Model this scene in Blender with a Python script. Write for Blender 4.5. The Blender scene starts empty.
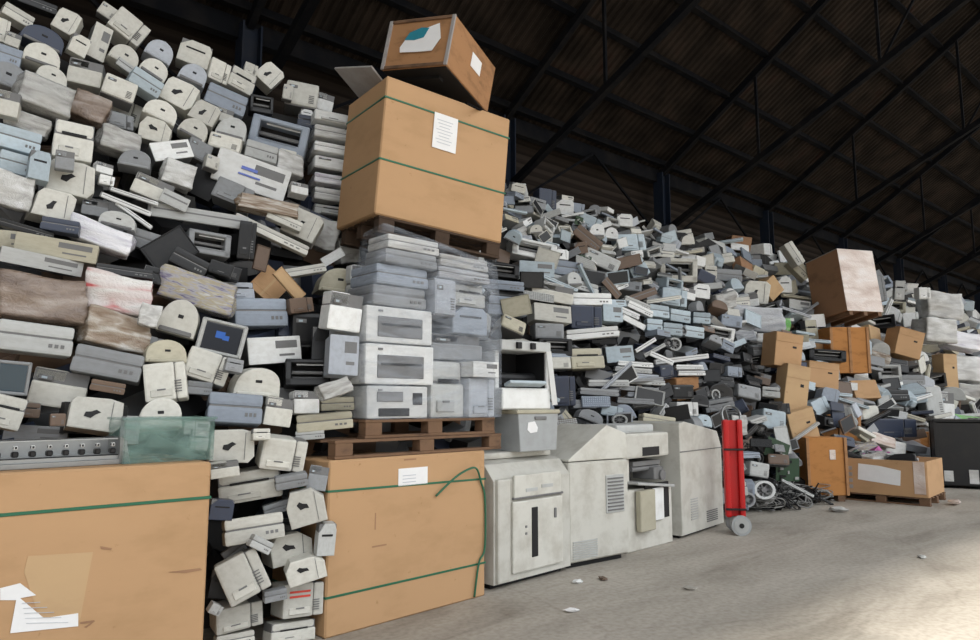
import bpy, bmesh, math, random
import numpy as np
from mathutils import Vector, Matrix, Euler, noise
R = math.radians
random.seed(7)
SC = bpy.context.scene
COL = SC.collection

# ---------------------------------------------------------------- camera
F = 700.0
PITCH, YAW = R(6.8), R(49)
CAM = Vector((0, 0, 1.6))
f0 = Vector((math.cos(YAW), math.sin(YAW), 0)); RT = Vector((math.sin(YAW), -math.cos(YAW), 0)); u0 = Vector((0, 0, 1))
FW = f0*math.cos(PITCH)+u0*math.sin(PITCH); UP = u0*math.cos(PITCH)-f0*math.sin(PITCH)
def ray(x, y): return FW+RT*((x-490)/F)+UP*((320-y)/F)
def at(x, y, Y):
    d = ray(x, y); return CAM+d*(Y/d.y)
def atz(x, y, z=0):
    d = ray(x, y); return CAM+d*((z-1.6)/d.z)
def proj(p):
    v = p-CAM; z = v.dot(FW)
    return (490+F*v.dot(RT)/z, 320-F*v.dot(UP)/z, z)
cd = bpy.data.cameras.new('camera'); cam = bpy.data.objects.new('camera', cd); COL.objects.link(cam)
cd.sensor_width = 36; cd.lens = F/980*36; cd.clip_end = 300
cam.matrix_world = Matrix.Translation(CAM) @ Matrix((RT, UP, -FW)).transposed().to_4x4()
SC.camera = cam

# ---------------------------------------------------------------- materials
M = {}
def nt(name):
    m = bpy.data.materials.new(name); m.use_nodes = True; t = m.node_tree; t.nodes.clear()
    o = t.nodes.new('ShaderNodeOutputMaterial'); b = t.nodes.new('ShaderNodeBsdfPrincipled'); t.links.new(b.outputs[0], o.inputs[0])
    M[name] = m; return m, t, b, o
def N(t, k, **kw):
    n = t.nodes.new(k)
    for a, v in kw.items():
        if a in n.inputs.keys(): n.inputs[a].default_value = v
        else: setattr(n, a, v)
    return n
def ramp(t, src, stops):
    r = t.nodes.new('ShaderNodeValToRGB'); e = r.color_ramp.elements
    while len(e) < len(stops): e.new(.5)
    for q, (p, c) in zip(e, stops): q.position = p; q.color = (*c, 1)
    t.links.new(src, r.inputs[0]); return r
def mul(c, k): return tuple(min(1, v*k) for v in c)
def plastic(name, col, rough=.5, dirt=.25, var=.22, scale=6, metal=0, spec=.4):
    m, t, b, o = nt(name)
    tc = N(t, 'ShaderNodeTexCoord'); oi = N(t, 'ShaderNodeObjectInfo')
    mp = N(t, 'ShaderNodeVectorMath', operation='ADD'); t.links.new(tc.outputs['Object'], mp.inputs[0]); t.links.new(oi.outputs['Random'], mp.inputs[1])
    nz = N(t, 'ShaderNodeTexNoise', Scale=scale, Detail=5.0, Roughness=.65); t.links.new(mp.outputs[0], nz.inputs['Vector'])
    g = (.42*col[0]+.03, .38*col[1]+.025, .33*col[2]+.02)
    rp = ramp(t, nz.outputs[0], [(.3, tuple(a*(1-dirt)+b_*dirt for a, b_ in zip(col, g))), (.55, col), (.8, mul(col, 1.06))])
    hv = N(t, 'ShaderNodeHueSaturation'); mr = N(t, 'ShaderNodeMapRange')
    mr.inputs['To Min'].default_value = 1-var; mr.inputs['To Max'].default_value = 1+var*.5
    t.links.new(oi.outputs['Random'], mr.inputs['Value']); t.links.new(mr.outputs[0], hv.inputs['Value']); t.links.new(rp.outputs[0], hv.inputs['Color'])
    t.links.new(hv.outputs[0], b.inputs['Base Color'])
    b.inputs['Roughness'].default_value = rough; b.inputs['Metallic'].default_value = metal; b.inputs['Specular IOR Level'].default_value = spec
    return m
TONES = dict(cream=(.60, .59, .535), white=(.74, .75, .74), lgrey=(.46, .47, .46), grey=(.25, .26, .27), midgrey=(.34, .355, .36), bluegrey=(.27, .31, .37), lblue=(.44, .52, .57),
             dark=(.011, .0115, .013), darkblue=(.035, .045, .075), beige=(.46, .43, .33), brown=(.15, .10, .07), silver=(.42, .45, .5), orange=(.42, .17, .05), green=(.03, .065, .035))
for k, c in TONES.items(): plastic(k, c, rough=.38 if k in ('dark', 'darkblue', 'silver') else .5)
plastic('black', (.008, .008, .009), .6, 0, .1)
plastic('steel', (.33, .34, .34), .35, .3, metal=.7)
plastic('red', (.5, .008, .009), .4, .15, .02)
plastic('rubber', (.02, .02, .02), .7, 0, .1)
plastic('cable', (.015, .015, .016), .5, 0, .3)
plastic('cablegrey', (.28, .28, .27), .5, .1, .3)
plastic('paper', (.80, .80, .80), .7, .08, .02)
plastic('ink', (.5, .52, .56), .8, 0, 0)
plastic('redink', (.6, .06, .04), .6, 0, 0)
plastic('blueink', (.12, .17, .5), .6, 0, 0)
plastic('cyan', (.02, .22, .3), .6, .2, 0)
plastic('strap', (.02, .13, .07), .35, .1, .05)
plastic('copier', (.56, .55, .50), .45, .5, .1, 3.5)
plastic('copier_dark', (.16, .16, .16), .5, .2, .1)
plastic('cardgrey', (.34, .32, .31), .8, .3, .1)
plastic('magenta', (.45, .08, .3), .5, .3, .1)
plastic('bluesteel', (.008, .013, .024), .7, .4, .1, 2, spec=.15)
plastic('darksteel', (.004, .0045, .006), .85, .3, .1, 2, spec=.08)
plastic('concrete_bit', (.4, .38, .34), .8, .3, .2)
def carton_mat(name, col, col2, sc=1.5, rough=.75):
    m, t, b, o = nt(name)
    tc = N(t, 'ShaderNodeTexCoord')
    mp = N(t, 'ShaderNodeMapping'); mp.inputs['Scale'].default_value = (1, 1, 2.2); t.links.new(tc.outputs['Object'], mp.inputs[0])
    n1 = N(t, 'ShaderNodeTexNoise', Scale=sc, Detail=6.0, Roughness=.6); t.links.new(mp.outputs[0], n1.inputs['Vector'])
    r1 = ramp(t, n1.outputs[0], [(.28, col2), (.48, col), (.9, mul(col, 1.07))])
    n2 = N(t, 'ShaderNodeTexNoise', Scale=9.0, Detail=8.0, Roughness=.7); t.links.new(tc.outputs['Object'], n2.inputs['Vector'])
    r2 = ramp(t, n2.outputs[0], [(.27, (.5, .4, .3)), (.36, (1, 1, 1))])
    mx = N(t, 'ShaderNodeMix', data_type='RGBA', blend_type='MULTIPLY'); mx.inputs[0].default_value = .7
    t.links.new(r1.outputs[0], mx.inputs[6]); t.links.new(r2.outputs[0], mx.inputs[7]); t.links.new(mx.outputs[2], b.inputs['Base Color'])
    b.inputs['Roughness'].default_value = rough; b.inputs['Specular IOR Level'].default_value = .2
carton_mat('card', (.47, .29, .155), (.40, .245, .125))
carton_mat('cardlight', (.50, .34, .19), (.43, .28, .155))
carton_mat('carddark', (.33, .19, .11), (.22, .13, .08))
carton_mat('wood', (.36, .19, .09), (.22, .115, .055), 4)
carton_mat('orangewood', (.44, .2, .065), (.28, .12, .04), 3)
carton_mat('palletshaded', (.06, .038, .025), (.03, .02, .014), 5)  # darkened copy of palletwood: shade under the large carton put into colour
carton_mat('palletwood', (.17, .10, .06), (.08, .05, .035), 5)
def wrap_mat(name, cols, sc=5, rough=.2):
    m, t, b, o = nt(name)
    tc = N(t, 'ShaderNodeTexCoord'); oi = N(t, 'ShaderNodeObjectInfo')
    ad = N(t, 'ShaderNodeVectorMath', operation='ADD'); t.links.new(tc.outputs['Object'], ad.inputs[0]); t.links.new(oi.outputs['Random'], ad.inputs[1])
    n1 = N(t, 'ShaderNodeTexNoise', Scale=sc*.8, Detail=2.0, Roughness=.45, Distortion=.6); sm = N(t, 'ShaderNodeMapping'); sm.inputs['Scale'].default_value = (.5, .6, 1.1); t.links.new(ad.outputs[0], sm.inputs[0]); t.links.new(sm.outputs[0], n1.inputs['Vector'])
    k = len(cols); r1 = ramp(t, n1.outputs[0], [(.3+.42*i/(k-1), c) for i, c in enumerate(cols)]); r1.color_ramp.interpolation = 'LINEAR'
    t.links.new(r1.outputs[0], b.inputs['Base Color'])
    n2 = N(t, 'ShaderNodeTexNoise', Scale=sc*2, Detail=4.0, Distortion=2.5); t.links.new(ad.outputs[0], n2.inputs['Vector'])
    bp = N(t, 'ShaderNodeBump', Strength=.35, Distance=.04); t.links.new(n2.outputs[0], bp.inputs['Height']); t.links.new(bp.outputs[0], b.inputs['Normal'])
    b.inputs['Roughness'].default_value = rough; b.inputs['Coat Weight'].default_value = .25
wrap_mat('wgrey', [(.26, .25, .24), (.4, .4, .38), (.5, .49, .48)])
wrap_mat('wlight', [(.4, .39, .38), (.55, .55, .53), (.68, .68, .68)])
wrap_mat('wbrown', [(.12, .08, .06), (.24, .18, .14), (.4, .35, .31)], 3)
wrap_mat('wmix', [(.2, .13, .08), (.34, .28, .22), (.6, .57, .53)], 6)
wrap_mat('wwhite', [(.5, .47, .56), (.7, .7, .74), (.85, .84, .87)], 4)
wrap_mat('wred', [(.5, .08, .08), (.6, .5, .48), (.68, .66, .64), (.74, .73, .7)], 3)
wrap_mat('wmulti', [(.12, .1, .2), (.35, .34, .36), (.36, .31, .2), (.5, .5, .5)], 11)
wrap_mat('wpink', [(.5, .38, .32), (.66, .56, .5), (.75, .70, .67)], 4)
wrap_mat('wgreen', [(.05, .25, .03), (.1, .33, .06), (.3, .4, .25)], 4)
wrap_mat('wsilver', [(.22, .23, .25), (.36, .37, .39), (.5, .52, .55)], 4)
def film(name, col, alpha):
    m, t, b, o = nt(name)
    tc = N(t, 'ShaderNodeTexCoord')
    mp = N(t, 'ShaderNodeMapping'); mp.inputs['Scale'].default_value = (1, 1, 3.5); t.links.new(tc.outputs['Object'], mp.inputs[0])
    n1 = N(t, 'ShaderNodeTexNoise', Scale=2.6, Detail=6.0, Distortion=1.5); t.links.new(mp.outputs[0], n1.inputs['Vector'])
    mr = N(t, 'ShaderNodeMapRange'); mr.inputs[1].default_value = .38; mr.inputs[2].default_value = .66; mr.inputs[3].default_value = alpha*.35; mr.inputs[4].default_value = min(1, alpha*1.6)
    t.links.new(n1.outputs[0], mr.inputs[0]); t.links.new(mr.outputs[0], b.inputs['Alpha'])
    bp = N(t, 'ShaderNodeBump', Strength=.4, Distance=.04); t.links.new(n1.outputs[0], bp.inputs['Height']); t.links.new(bp.outputs[0], b.inputs['Normal'])
    b.inputs['Base Color'].default_value = (*col, 1); b.inputs['Roughness'].default_value = .25
film('film', (.42, .46, .52), .22)
film('tubplastic', (.2, .32, .28), .3)
m, t, b, o = nt('screen'); b.inputs['Base Color'].default_value = (.012, .014, .02, 1); b.inputs['Roughness'].default_value = .12
m, t, b, o = nt('screenteal'); b.inputs['Base Color'].default_value = (.035, .06, .08, 1); b.inputs['Roughness'].default_value = .2
m, t, b, o = nt('bluegloss'); b.inputs['Base Color'].default_value = (.03, .12, .45, 1); b.inputs['Roughness'].default_value = .2
# floor
m, t, b, o = nt('concrete')
tc = N(t, 'ShaderNodeTexCoord'); mp = N(t, 'ShaderNodeMapping'); mp.inputs['Scale'].default_value = (.55, 1.6, 1); t.links.new(tc.outputs['Object'], mp.inputs[0])
n1 = N(t, 'ShaderNodeTexNoise', Scale=.9, Detail=9.0, Roughness=.62, Distortion=.6); t.links.new(mp.outputs[0], n1.inputs['Vector'])
r1 = ramp(t, n1.outputs[0], [(.3, (.24, .215, .18)), (.45, (.36, .33, .285)), (.6, (.43, .395, .345)), (.78, (.5, .465, .41))])
n2 = N(t, 'ShaderNodeTexNoise', Scale=22.0, Detail=6.0); t.links.new(tc.outputs['Object'], n2.inputs['Vector'])
r2 = ramp(t, n2.outputs[0], [(.3, (.78, .77, .75)), (.6, (1, 1, 1))])
vo = N(t, 'ShaderNodeTexVoronoi', feature='DISTANCE_TO_EDGE', Scale=.32)
n3 = N(t, 'ShaderNodeTexNoise', Scale=1.5, Detail=5.0); t.links.new(tc.outputs['Object'], n3.inputs['Vector'])
mv = N(t, 'ShaderNodeMix', data_type='VECTOR'); mv.inputs[0].default_value = .25; t.links.new(tc.outputs['Object'], mv.inputs[4]); t.links.new(n3.outputs['Color'], mv.inputs[5]); t.links.new(mv.outputs[1], vo.inputs['Vector'])
r3 = ramp(t, vo.outputs[0], [(0, (.87, .86, .85)), (.005, (1, 1, 1))])
ma = N(t, 'ShaderNodeMix', data_type='RGBA', blend_type='MULTIPLY'); ma.inputs[0].default_value = 1; t.links.new(r1.outputs[0], ma.inputs[6]); t.links.new(r2.outputs[0], ma.inputs[7])
mb_ = N(t, 'ShaderNodeMix', data_type='RGBA', blend_type='MULTIPLY'); mb_.inputs[0].default_value = 1; t.links.new(ma.outputs[2], mb_.inputs[6]); t.links.new(r3.outputs[0], mb_.inputs[7])
t.links.new(mb_.outputs[2], b.inputs['Base Color']); b.inputs['Roughness'].default_value = .7
bp = N(t, 'ShaderNodeBump', Strength=.25, Distance=.02); t.links.new(n1.outputs[0], bp.inputs['Height']); t.links.new(bp.outputs[0], b.inputs['Normal'])
# roof sheeting: brown, whole sheets differ
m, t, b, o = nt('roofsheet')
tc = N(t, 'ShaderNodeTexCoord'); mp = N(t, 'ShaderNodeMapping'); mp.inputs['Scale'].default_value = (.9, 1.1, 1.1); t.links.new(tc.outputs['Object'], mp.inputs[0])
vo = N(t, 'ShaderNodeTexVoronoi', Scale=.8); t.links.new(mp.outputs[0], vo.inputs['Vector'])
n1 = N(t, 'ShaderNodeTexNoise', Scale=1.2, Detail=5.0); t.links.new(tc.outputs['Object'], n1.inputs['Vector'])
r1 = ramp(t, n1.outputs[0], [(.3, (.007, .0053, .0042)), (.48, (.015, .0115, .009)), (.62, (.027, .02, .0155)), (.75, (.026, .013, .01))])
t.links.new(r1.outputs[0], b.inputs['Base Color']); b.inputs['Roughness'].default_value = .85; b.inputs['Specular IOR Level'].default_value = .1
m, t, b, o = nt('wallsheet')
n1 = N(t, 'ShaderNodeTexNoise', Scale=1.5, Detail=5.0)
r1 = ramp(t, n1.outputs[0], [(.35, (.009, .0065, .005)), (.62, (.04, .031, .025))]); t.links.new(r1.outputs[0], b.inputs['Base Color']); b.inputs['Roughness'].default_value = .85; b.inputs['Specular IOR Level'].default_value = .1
plastic('fill', (.02, .02, .02), .8, .5, .1, 3)  # near-black base colour paints the shade deep inside the heaps

# ---------------------------------------------------------------- mesh helpers
def box(bm, c, s, bev=0, mat=0, rot=None, seg=1):
    r = bmesh.ops.create_cube(bm, size=1); vs = r['verts']
    for v in vs: v.co = Vector((v.co.x*s[0], v.co.y*s[1], v.co.z*s[2]))
    fs = set(f for v in vs for f in v.link_faces)
    if bev > 0:
        es = list(set(e for v in vs for e in v.link_edges))
        rr = bmesh.ops.bevel(bm, geom=es, offset=min(bev, min(s)*.45), segments=seg, profile=.6, affect='EDGES')
        fs |= set(rr['faces'])
        vs = list(set(v for f in fs if f.is_valid for v in f.verts))
    for f in fs:
        if f.is_valid: f.material_index = mat
    for v in vs:
        if rot is not None: v.co = rot @ v.co
        v.co += Vector(c)
    return vs
def prism(bm, pts, y0, y1, mat=0, bev=0):
    a = [bm.verts.new((p[0], y0, p[1])) for p in pts]; b_ = [bm.verts.new((p[0], y1, p[1])) for p in pts]
    n = len(pts); fs = [bm.faces.new(a), bm.faces.new(b_[::-1])]
    for i in range(n): fs.append(bm.faces.new((a[i], b_[i], b_[(i+1) % n], a[(i+1) % n])))
    for f in fs: f.material_index = mat
    if bev:
        rr = bmesh.ops.bevel(bm, geom=[e for e in fs[0].edges]+[e for e in fs[1].edges], offset=bev, segments=2, profile=.6, affect='EDGES')
        for f in rr['faces']: f.material_index = mat
def prismx(bm, pts, x0, x1, mat=0):
    a = [bm.verts.new((x0, p[0], p[1])) for p in pts]; b_ = [bm.verts.new((x1, p[0], p[1])) for p in pts]
    n = len(pts); fs = [bm.faces.new(a), bm.faces.new(b_[::-1])]
    for i in range(n): fs.append(bm.faces.new((a[i], b_[i], b_[(i+1) % n], a[(i+1) % n])))
    for f in fs: f.material_index = mat
def cyl(bm, c, r, h, axis='y', seg=20, mat=0, r2=None):
    q = bmesh.ops.create_cone(bm, cap_ends=True, segments=seg, radius1=r, radius2=r if r2 is None else r2, depth=h)
    rot = {'y': Matrix.Rotation(R(90), 3, 'X'), 'x': Matrix.Rotation(R(90), 3, 'Y'), 'z': Matrix.Identity(3)}[axis]
    for v in q['verts']: v.co = rot @ v.co + Vector(c)
    for f in set(f for v in q['verts'] for f in v.link_faces): f.material_index = mat
def bar(bm, p, q, w, h=None, mat=0):
    p, q = Vector(p), Vector(q); d = q-p; L = d.length
    rot = d.to_track_quat('Z', 'Y').to_matrix()
    box(bm, (p+q)/2, (w, h or w, L), 0, mat, rot)
def tube(bm, pts, r, seg=6, mat=0):
    pts = [Vector(p) for p in pts]; rings = []
    for i, p in enumerate(pts):
        d = (pts[min(i+1, len(pts)-1)]-pts[max(i-1, 0)]).normalized()
        a = d.cross(Vector((.13, .31, .94))).normalized(); b_ = d.cross(a)
        rings.append([bm.verts.new(p+(a*math.cos(2*math.pi*k/seg)+b_*math.sin(2*math.pi*k/seg))*r) for k in range(seg)])
    for i in range(len(rings)-1):
        for k in range(seg):
            f = bm.faces.new((rings[i][k], rings[i][(k+1) % seg], rings[i+1][(k+1) % seg], rings[i+1][k])); f.material_index = mat; f.smooth = True
    for q in (rings[0][::-1], rings[-1]): bm.faces.new(q).material_index = mat
def smooth(pts, n=6):
    pts = [Vector(p) for p in pts]; out = []
    for i in range(len(pts)-1):
        p0, p1, p2, p3 = pts[max(i-1, 0)], pts[i], pts[i+1], pts[min(i+2, len(pts)-1)]
        for k in range(n):
            s = k/n; out.append(.5*((2*p1)+(p2-p0)*s+(2*p0-5*p1+4*p2-p3)*s*s+(3*p1-p0-3*p2+p3)*s**3))
    out.append(pts[-1]); return out
def mesh(name, bm, mats, scale=None):
    if scale is not None:
        for v in bm.verts: v.co = Vector((v.co.x*scale[0], v.co.y*scale[1], v.co.z*scale[2]))
    bmesh.ops.recalc_face_normals(bm, faces=bm.faces[:])
    me = bpy.data.meshes.new(name); bm.to_mesh(me); bm.free()
    for k in mats: me.materials.append(M[k])
    return me
def link(name, data, parent=None):
    o = bpy.data.objects.new(name, data); COL.objects.link(o)
    if parent is not None: o.parent = parent
    return o
def tag(o, label=None, cat=None, group=None, kind=None):
    if label: o['label'] = label
    if cat: o['category'] = cat
    if group: o['group'] = group
    if kind: o['kind'] = kind
    return o
def ob(name, fn, mats, parent=None):
    bm = bmesh.new(); fn(bm); return link(name, mesh(name, bm, mats), parent)
def empty(name, loc=(0, 0, 0), rot=(0, 0, 0)):
    o = link(name, None); o.location = loc; o.rotation_euler = rot; o.empty_display_size = .1; return o

# ---------------------------------------------------------------- kinds of scrap, each in a box of W x D x H, front at -y
# a template is [(part name, parent index or None, mesh)], the first is the thing's own body; coordinates normalised to a unit box
TK = {}
def template(kind, tone, var):
    key = (kind, tone, var)
    if key in TK: return TK[key]
    dims, parts = KINDS[kind][0](tone, var)
    sc = tuple(1/d for d in dims); out = []
    for name, par, fn, mats in parts:
        bm = bmesh.new(); fn(bm); out.append((name, par, mesh(name, bm, mats, sc)))
    TK[key] = out; return out
def k_box(tone, v):
    W, D, H = .46, .36, .32; v = v % 5
    def body(bm):
        box(bm, (0, .01, 0), (W*.97, D*.9, H*.96), 0, 1)
        if v == 0: box(bm, (-.13*W, 0, 0), (W*.73, D, H), .025, 0, None, 2); box(bm, (.375*W, 0, -.01*H), (W*.25, D*.97, H*.97), .02, 0, None, 2)
        elif v == 1: box(bm, (0, 0, -.2*H), (W, D, H*.6), .022, 0, None, 2); box(bm, (0, .01, .31*H), (W*.96, D*.94, H*.37), .03, 0, None, 2)
        elif v == 2: box(bm, (0, 0, -.18*H), (W, D, H*.64), .02, 0, None, 2); box(bm, (-.2*W, .01, .33*H), (W*.6, D*.9, H*.35), .02, 0, None, 2)
        elif v == 3: box(bm, (0, 0, .02*H), (W, D, H*.96), .04, 0, None, 2)
        else:
            prism(bm, [(-.5*W, -.5*H), (.5*W, -.5*H), (.5*W, .3*H), (.38*W, .5*H), (-.2*W, .5*H), (-.5*W, .2*H)], -D/2, D/2, 0, .012)
    P = [('body', None, body, [tone, 'copier_dark'])]
    if v in (0, 1): P.append(('paper_tray', 0, lambda bm: (box(bm, (-.1*W, -D/2-.004, -.3*H), (W*.52, .02, H*.2), .006, 0), box(bm, (-.1*W, -D/2-.016, -.22*H), (W*.2, .006, H*.04), 0, 1)), [tone, 'copier_dark']))
    if v in (1, 4): P.append(('output_slot', 0, lambda bm: box(bm, (0, -D/2-.001, .14*H), (W*.62, .014, H*.07), .004, 0), ['black']))
    if v in (0, 3): P.append(('vent_panel', 0, lambda bm: [box(bm, (.3*W, -D/2-.003, (-.3+.07*i)*H), (W*.16, .008, H*.028), 0, 0) for i in range(5)], ['copier_dark']))
    if v in (2, 3): P.append(('control_panel', 0, lambda bm: (box(bm, (-.28*W, -D/2-.003, .25*H), (W*.26, .012, H*.12), .003, 0), box(bm, (-.3*W, -D/2-.01, .25*H), (W*.1, .006, H*.06), 0, 1)), ['copier_dark', 'lblue']))
    return (W, D, H), P
def k_logo(tone, v):
    W, D, H = .42, .34, .32
    O = [[(-.5, -.45), (.36, -.5), (.5, -.3), (.46, .42), (.2, .5), (-.42, .46), (-.5, .3)], [(-.46, -.5), (.5, -.46), (.5, .2), (.2, .5), (-.34, .5), (-.5, .1)],
         [(-.5, -.5), (.44, -.5), (.5, .36), (.34, .5), (-.3, .48), (-.42, .3)]][v % 3]
    def body(bm):
        prism(bm, [(a*W, c*H) for a, c in O], -D/2, D/2, 0, .014); box(bm, (.27*W, -D/2, 0), (.006, .01, H*.8), 0, 1)
    def rec(bm):
        a = [0, .7, -.5][v % 3]; rt = Matrix.Rotation(a, 3, 'Y')
        prism(bm, [(x*W+(-.08)*W, z*H) for x, z in [(-.15, -.1), (-.02, -.14), (.06, -.02), (.15, .06), (.06, .12), (-.04, .05), (-.13, .03)]], -D/2-.006, -D/2+.02)
        for w in bm.verts: w.co = rt @ w.co
    return (W, D, H), [('body', None, body, [tone, 'copier_dark']), ('handle_recess', 0, rec, ['black'])]
def k_dome(tone, v):
    W, D, H = .44, .36, .28
    def body(bm):
        n = 14; pts = [(-.5*W, -.5*H), (.5*W, -.5*H)]
        for i in range(n+1):
            a = math.pi*i/n; x = math.cos(a); z = math.sin(a)**.75
            pts.append((.5*W*x*(.97 if v % 2 else 1)+(.06*W*z if v % 2 else 0), -.3*H+.8*H*z))
        prism(bm, pts, -D/2, D/2, 0, .02)
    return (W, D, H), [('body', None, body, [tone]), ('bottom_tray', 0, lambda bm: box(bm, (0, -.02, -.42*H), (W*.86, D*.98, H*.14), .01, 0), ['copier_dark' if v % 3 else tone]),
                       ('carry_slot', 0, lambda bm: box(bm, (.02*W, -D/2-.001, .02*H), (W*.14, .01, H*.1), .003, 0), ['black'])]
def k_slab(tone, v):
    W, D, H = .5, .34, .16
    def body(bm):
        box(bm, (0, 0, -.22*H), (W, D, H*.54), .018, 0, None, 2); box(bm, (0, 0, .04*H), (W*.95, D*.95, H*.1), 0, 1)
    return (W, D, H), [('body', None, body, [tone, 'copier_dark']), ('lid', 0, lambda bm: box(bm, (0, .004, .29*H), (W*.985, D*.97, H*.42), .02, 0, None, 2), [tone]),
                       ('button_strip', 0, lambda bm: [box(bm, ((.2+.08*i)*W, -D/2-.002, -.2*H), (W*.05, .008, H*.12), 0, 0) for i in range(3)], ['copier_dark'])]
def k_open(tone, v):
    W, D, H = .56, .38, .32
    def body(bm):
        t = .16; box(bm, (0, 0, H*(.5-t/2)), (W, D, H*t), .012, 0); box(bm, (0, 0, -H*(.5-.14)), (W, D, H*.28), .012, 0)
        for s in (-1, 1): box(bm, (s*W*(.5-.07), 0, 0), (W*.14, D, H*.96), .012, 0)
        box(bm, (0, D*.3, 0), (W*.9, D*.3, H*.9), 0, 1)
    return (W, D, H), [('body', None, body, [tone, 'black']), ('roller', 0, lambda bm: (cyl(bm, (0, -.1*D, .05*H), .022, W*.72, 'x', 10, 0), cyl(bm, (0, .05*D, -.12*H), .014, W*.72, 'x', 8, 0)), ['copier_dark']),
                       ('guide_rail', 0, lambda bm: box(bm, (.05*W, -.36*D, .3*H), (W*.6, .02, H*.06), 0, 0), ['lgrey']),
                       ('output_tray', 0, lambda bm: box(bm, (0, -.46*D, -.26*H), (W*.66, .05, .012), 0, 0), [tone])]
def k_crt(tone, v):
    W, D, H = .4, .4, .36
    def body(bm):
        t = .1
        for s in (-1, 1):
            box(bm, (s*W*(.5-t/2), -D*.42, 0), (W*t, D*.16, H), .012, 0); box(bm, (0, -D*.42, s*H*(.5-t/2)), (W*.98, D*.16, H*t), .012, 0)
        a = [bm.verts.new((x*W*.49, -D*.36, z*H*.49)) for x, z in ((-1, -1), (1, -1), (1, 1), (-1, 1))]
        b_ = [bm.verts.new((x*W*.3, D*.5, z*H*.28-.03*H)) for x, z in ((-1, -1), (1, -1), (1, 1), (-1, 1))]
        for i in range(4): bm.faces.new((a[i], a[(i+1) % 4], b_[(i+1) % 4], b_[i]))
        bm.faces.new(b_); bm.faces.new(a)
    return (W, D, H), [('casing', None, body, [tone]), ('screen', 0, lambda bm: box(bm, (0, -D*.43, .0), (W*.82, D*.08, H*.82), .02, 0, None, 3), [('screen' if v != 9 else 'screenteal')])] + \
        ([('screen_blue_patch', 0, lambda bm: (box(bm, (-.05*W, -D*.472, .08*H), (W*.2, .003, H*.2), .001, 0), box(bm, (.08*W, -D*.472, .02*H), (W*.14, .003, H*.14), .001, 0)), ['bluegloss'])] if v == 8 else [])  # two glossy blue patches on the dark screen
def k_crtback(tone, v):
    W, D, H = .4, .38, .36
    def body(bm):
        a = [bm.verts.new((x*W*.5, D*.3, z*H*.5)) for x, z in ((-1, -1), (1, -1), (1, 1), (-1, 1))]
        b_ = [bm.verts.new((x*W*.36, -D*.3, z*H*.32-.02*H)) for x, z in ((-1, -1), (1, -1), (1, 1), (-1, 1))]
        for i in range(4): bm.faces.new((a[i], a[(i+1) % 4], b_[(i+1) % 4], b_[i]))
        bm.faces.new(b_); bm.faces.new(a)
        bmesh.ops.bevel(bm, geom=bm.edges[:], offset=.02, segments=2, profile=.6, affect='EDGES')
        box(bm, (0, D*.4, 0), (W, D*.2, H), .015, 0); box(bm, (0, -D*.38, -.06*H), (W*.44, D*.24, H*.4), .02, 0)
    return (W, D, H), [('casing', None, body, [tone]), ('vent_slots', 0, lambda bm: [box(bm, ((-.24+.08*i)*W, -D*.1, .42*H), (.008, D*.3, .03), 0, 0) for i in range(7)], ['black']),
                       ('socket_panel', 0, lambda bm: box(bm, (0, -D*.502, -.1*H), (W*.26, .008, H*.12), 0, 0), ['copier_dark'])]
def k_case(tone, v):
    W, D, H = .43, .4, .16
    def body(bm): box(bm, (0, .01, 0), (W*.98, D*.96, H*.97), .004, 0)
    dk = [('drive_bay', 0, lambda bm: box(bm, (.22*W, -.5*D-.002, .2*H), (W*.42, .012, H*.3), .002, 0), ['copier_dark']), ('floppy_slot', 0, lambda bm: box(bm, (.22*W, -.5*D-.002, -.2*H), (W*.3, .012, H*.1), .002, 0), ['copier_dark'])]
    return (W, D, H), [('body', None, body, ['steel' if v % 2 else tone]), ('front_panel', 0, lambda bm: box(bm, (0, -.48*D, 0), (W, .03, H), .008, 0, None, 2), [tone])]+dk
def k_bar(tone, v):
    W, D, H = .9, .1, .07
    return (W, D, H), [('body', None, lambda bm: (box(bm, (0, 0, 0), (W, D, H), .008, 0), box(bm, (0, -.5*D, .1*H), (W*.9, .006, H*.12), 0, 1)), [tone, 'copier_dark']), ('end_cap', 0, lambda bm: box(bm, (-.485*W, 0, 0), (.03, D*1.06, H*1.04), .006, 0), ['copier_dark' if v % 2 else tone])]
def k_panel(tone, v):
    W, D, H = .45, .04, .32
    def body(bm):
        box(bm, (0, 0, 0), (W, D*.6, H), .006, 0)
        for s in (-1, 1): box(bm, (s*W*.485, 0, 0), (W*.03, D, H), .004, 0); box(bm, (0, 0, s*H*.48), (W, D, H*.04), .004, 0)
    return (W, D, H), [('body', None, body, [tone]), ('inner_face', 0, lambda bm: box(bm, (0, -.33*D, 0), (W*.88, .004, H*.84), .001, 0), [tone if v % 2 else 'dark'])]
def k_kb(tone, v):
    W, D, H = .45, .03, .16
    return (W, D, H), [('body', None, lambda bm: box(bm, (0, 0, 0), (W, D*.8, H), .008, 0), [tone]),
                       ('keys', 0, lambda bm: [box(bm, ((-.46+.0715*i)*W, -D*.45, (-.36+.18*j)*H), (W*.058, .012, H*.14), .002, 0) for i in range(14) for j in range(5)], [tone if v % 2 else 'lgrey'])]
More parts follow.
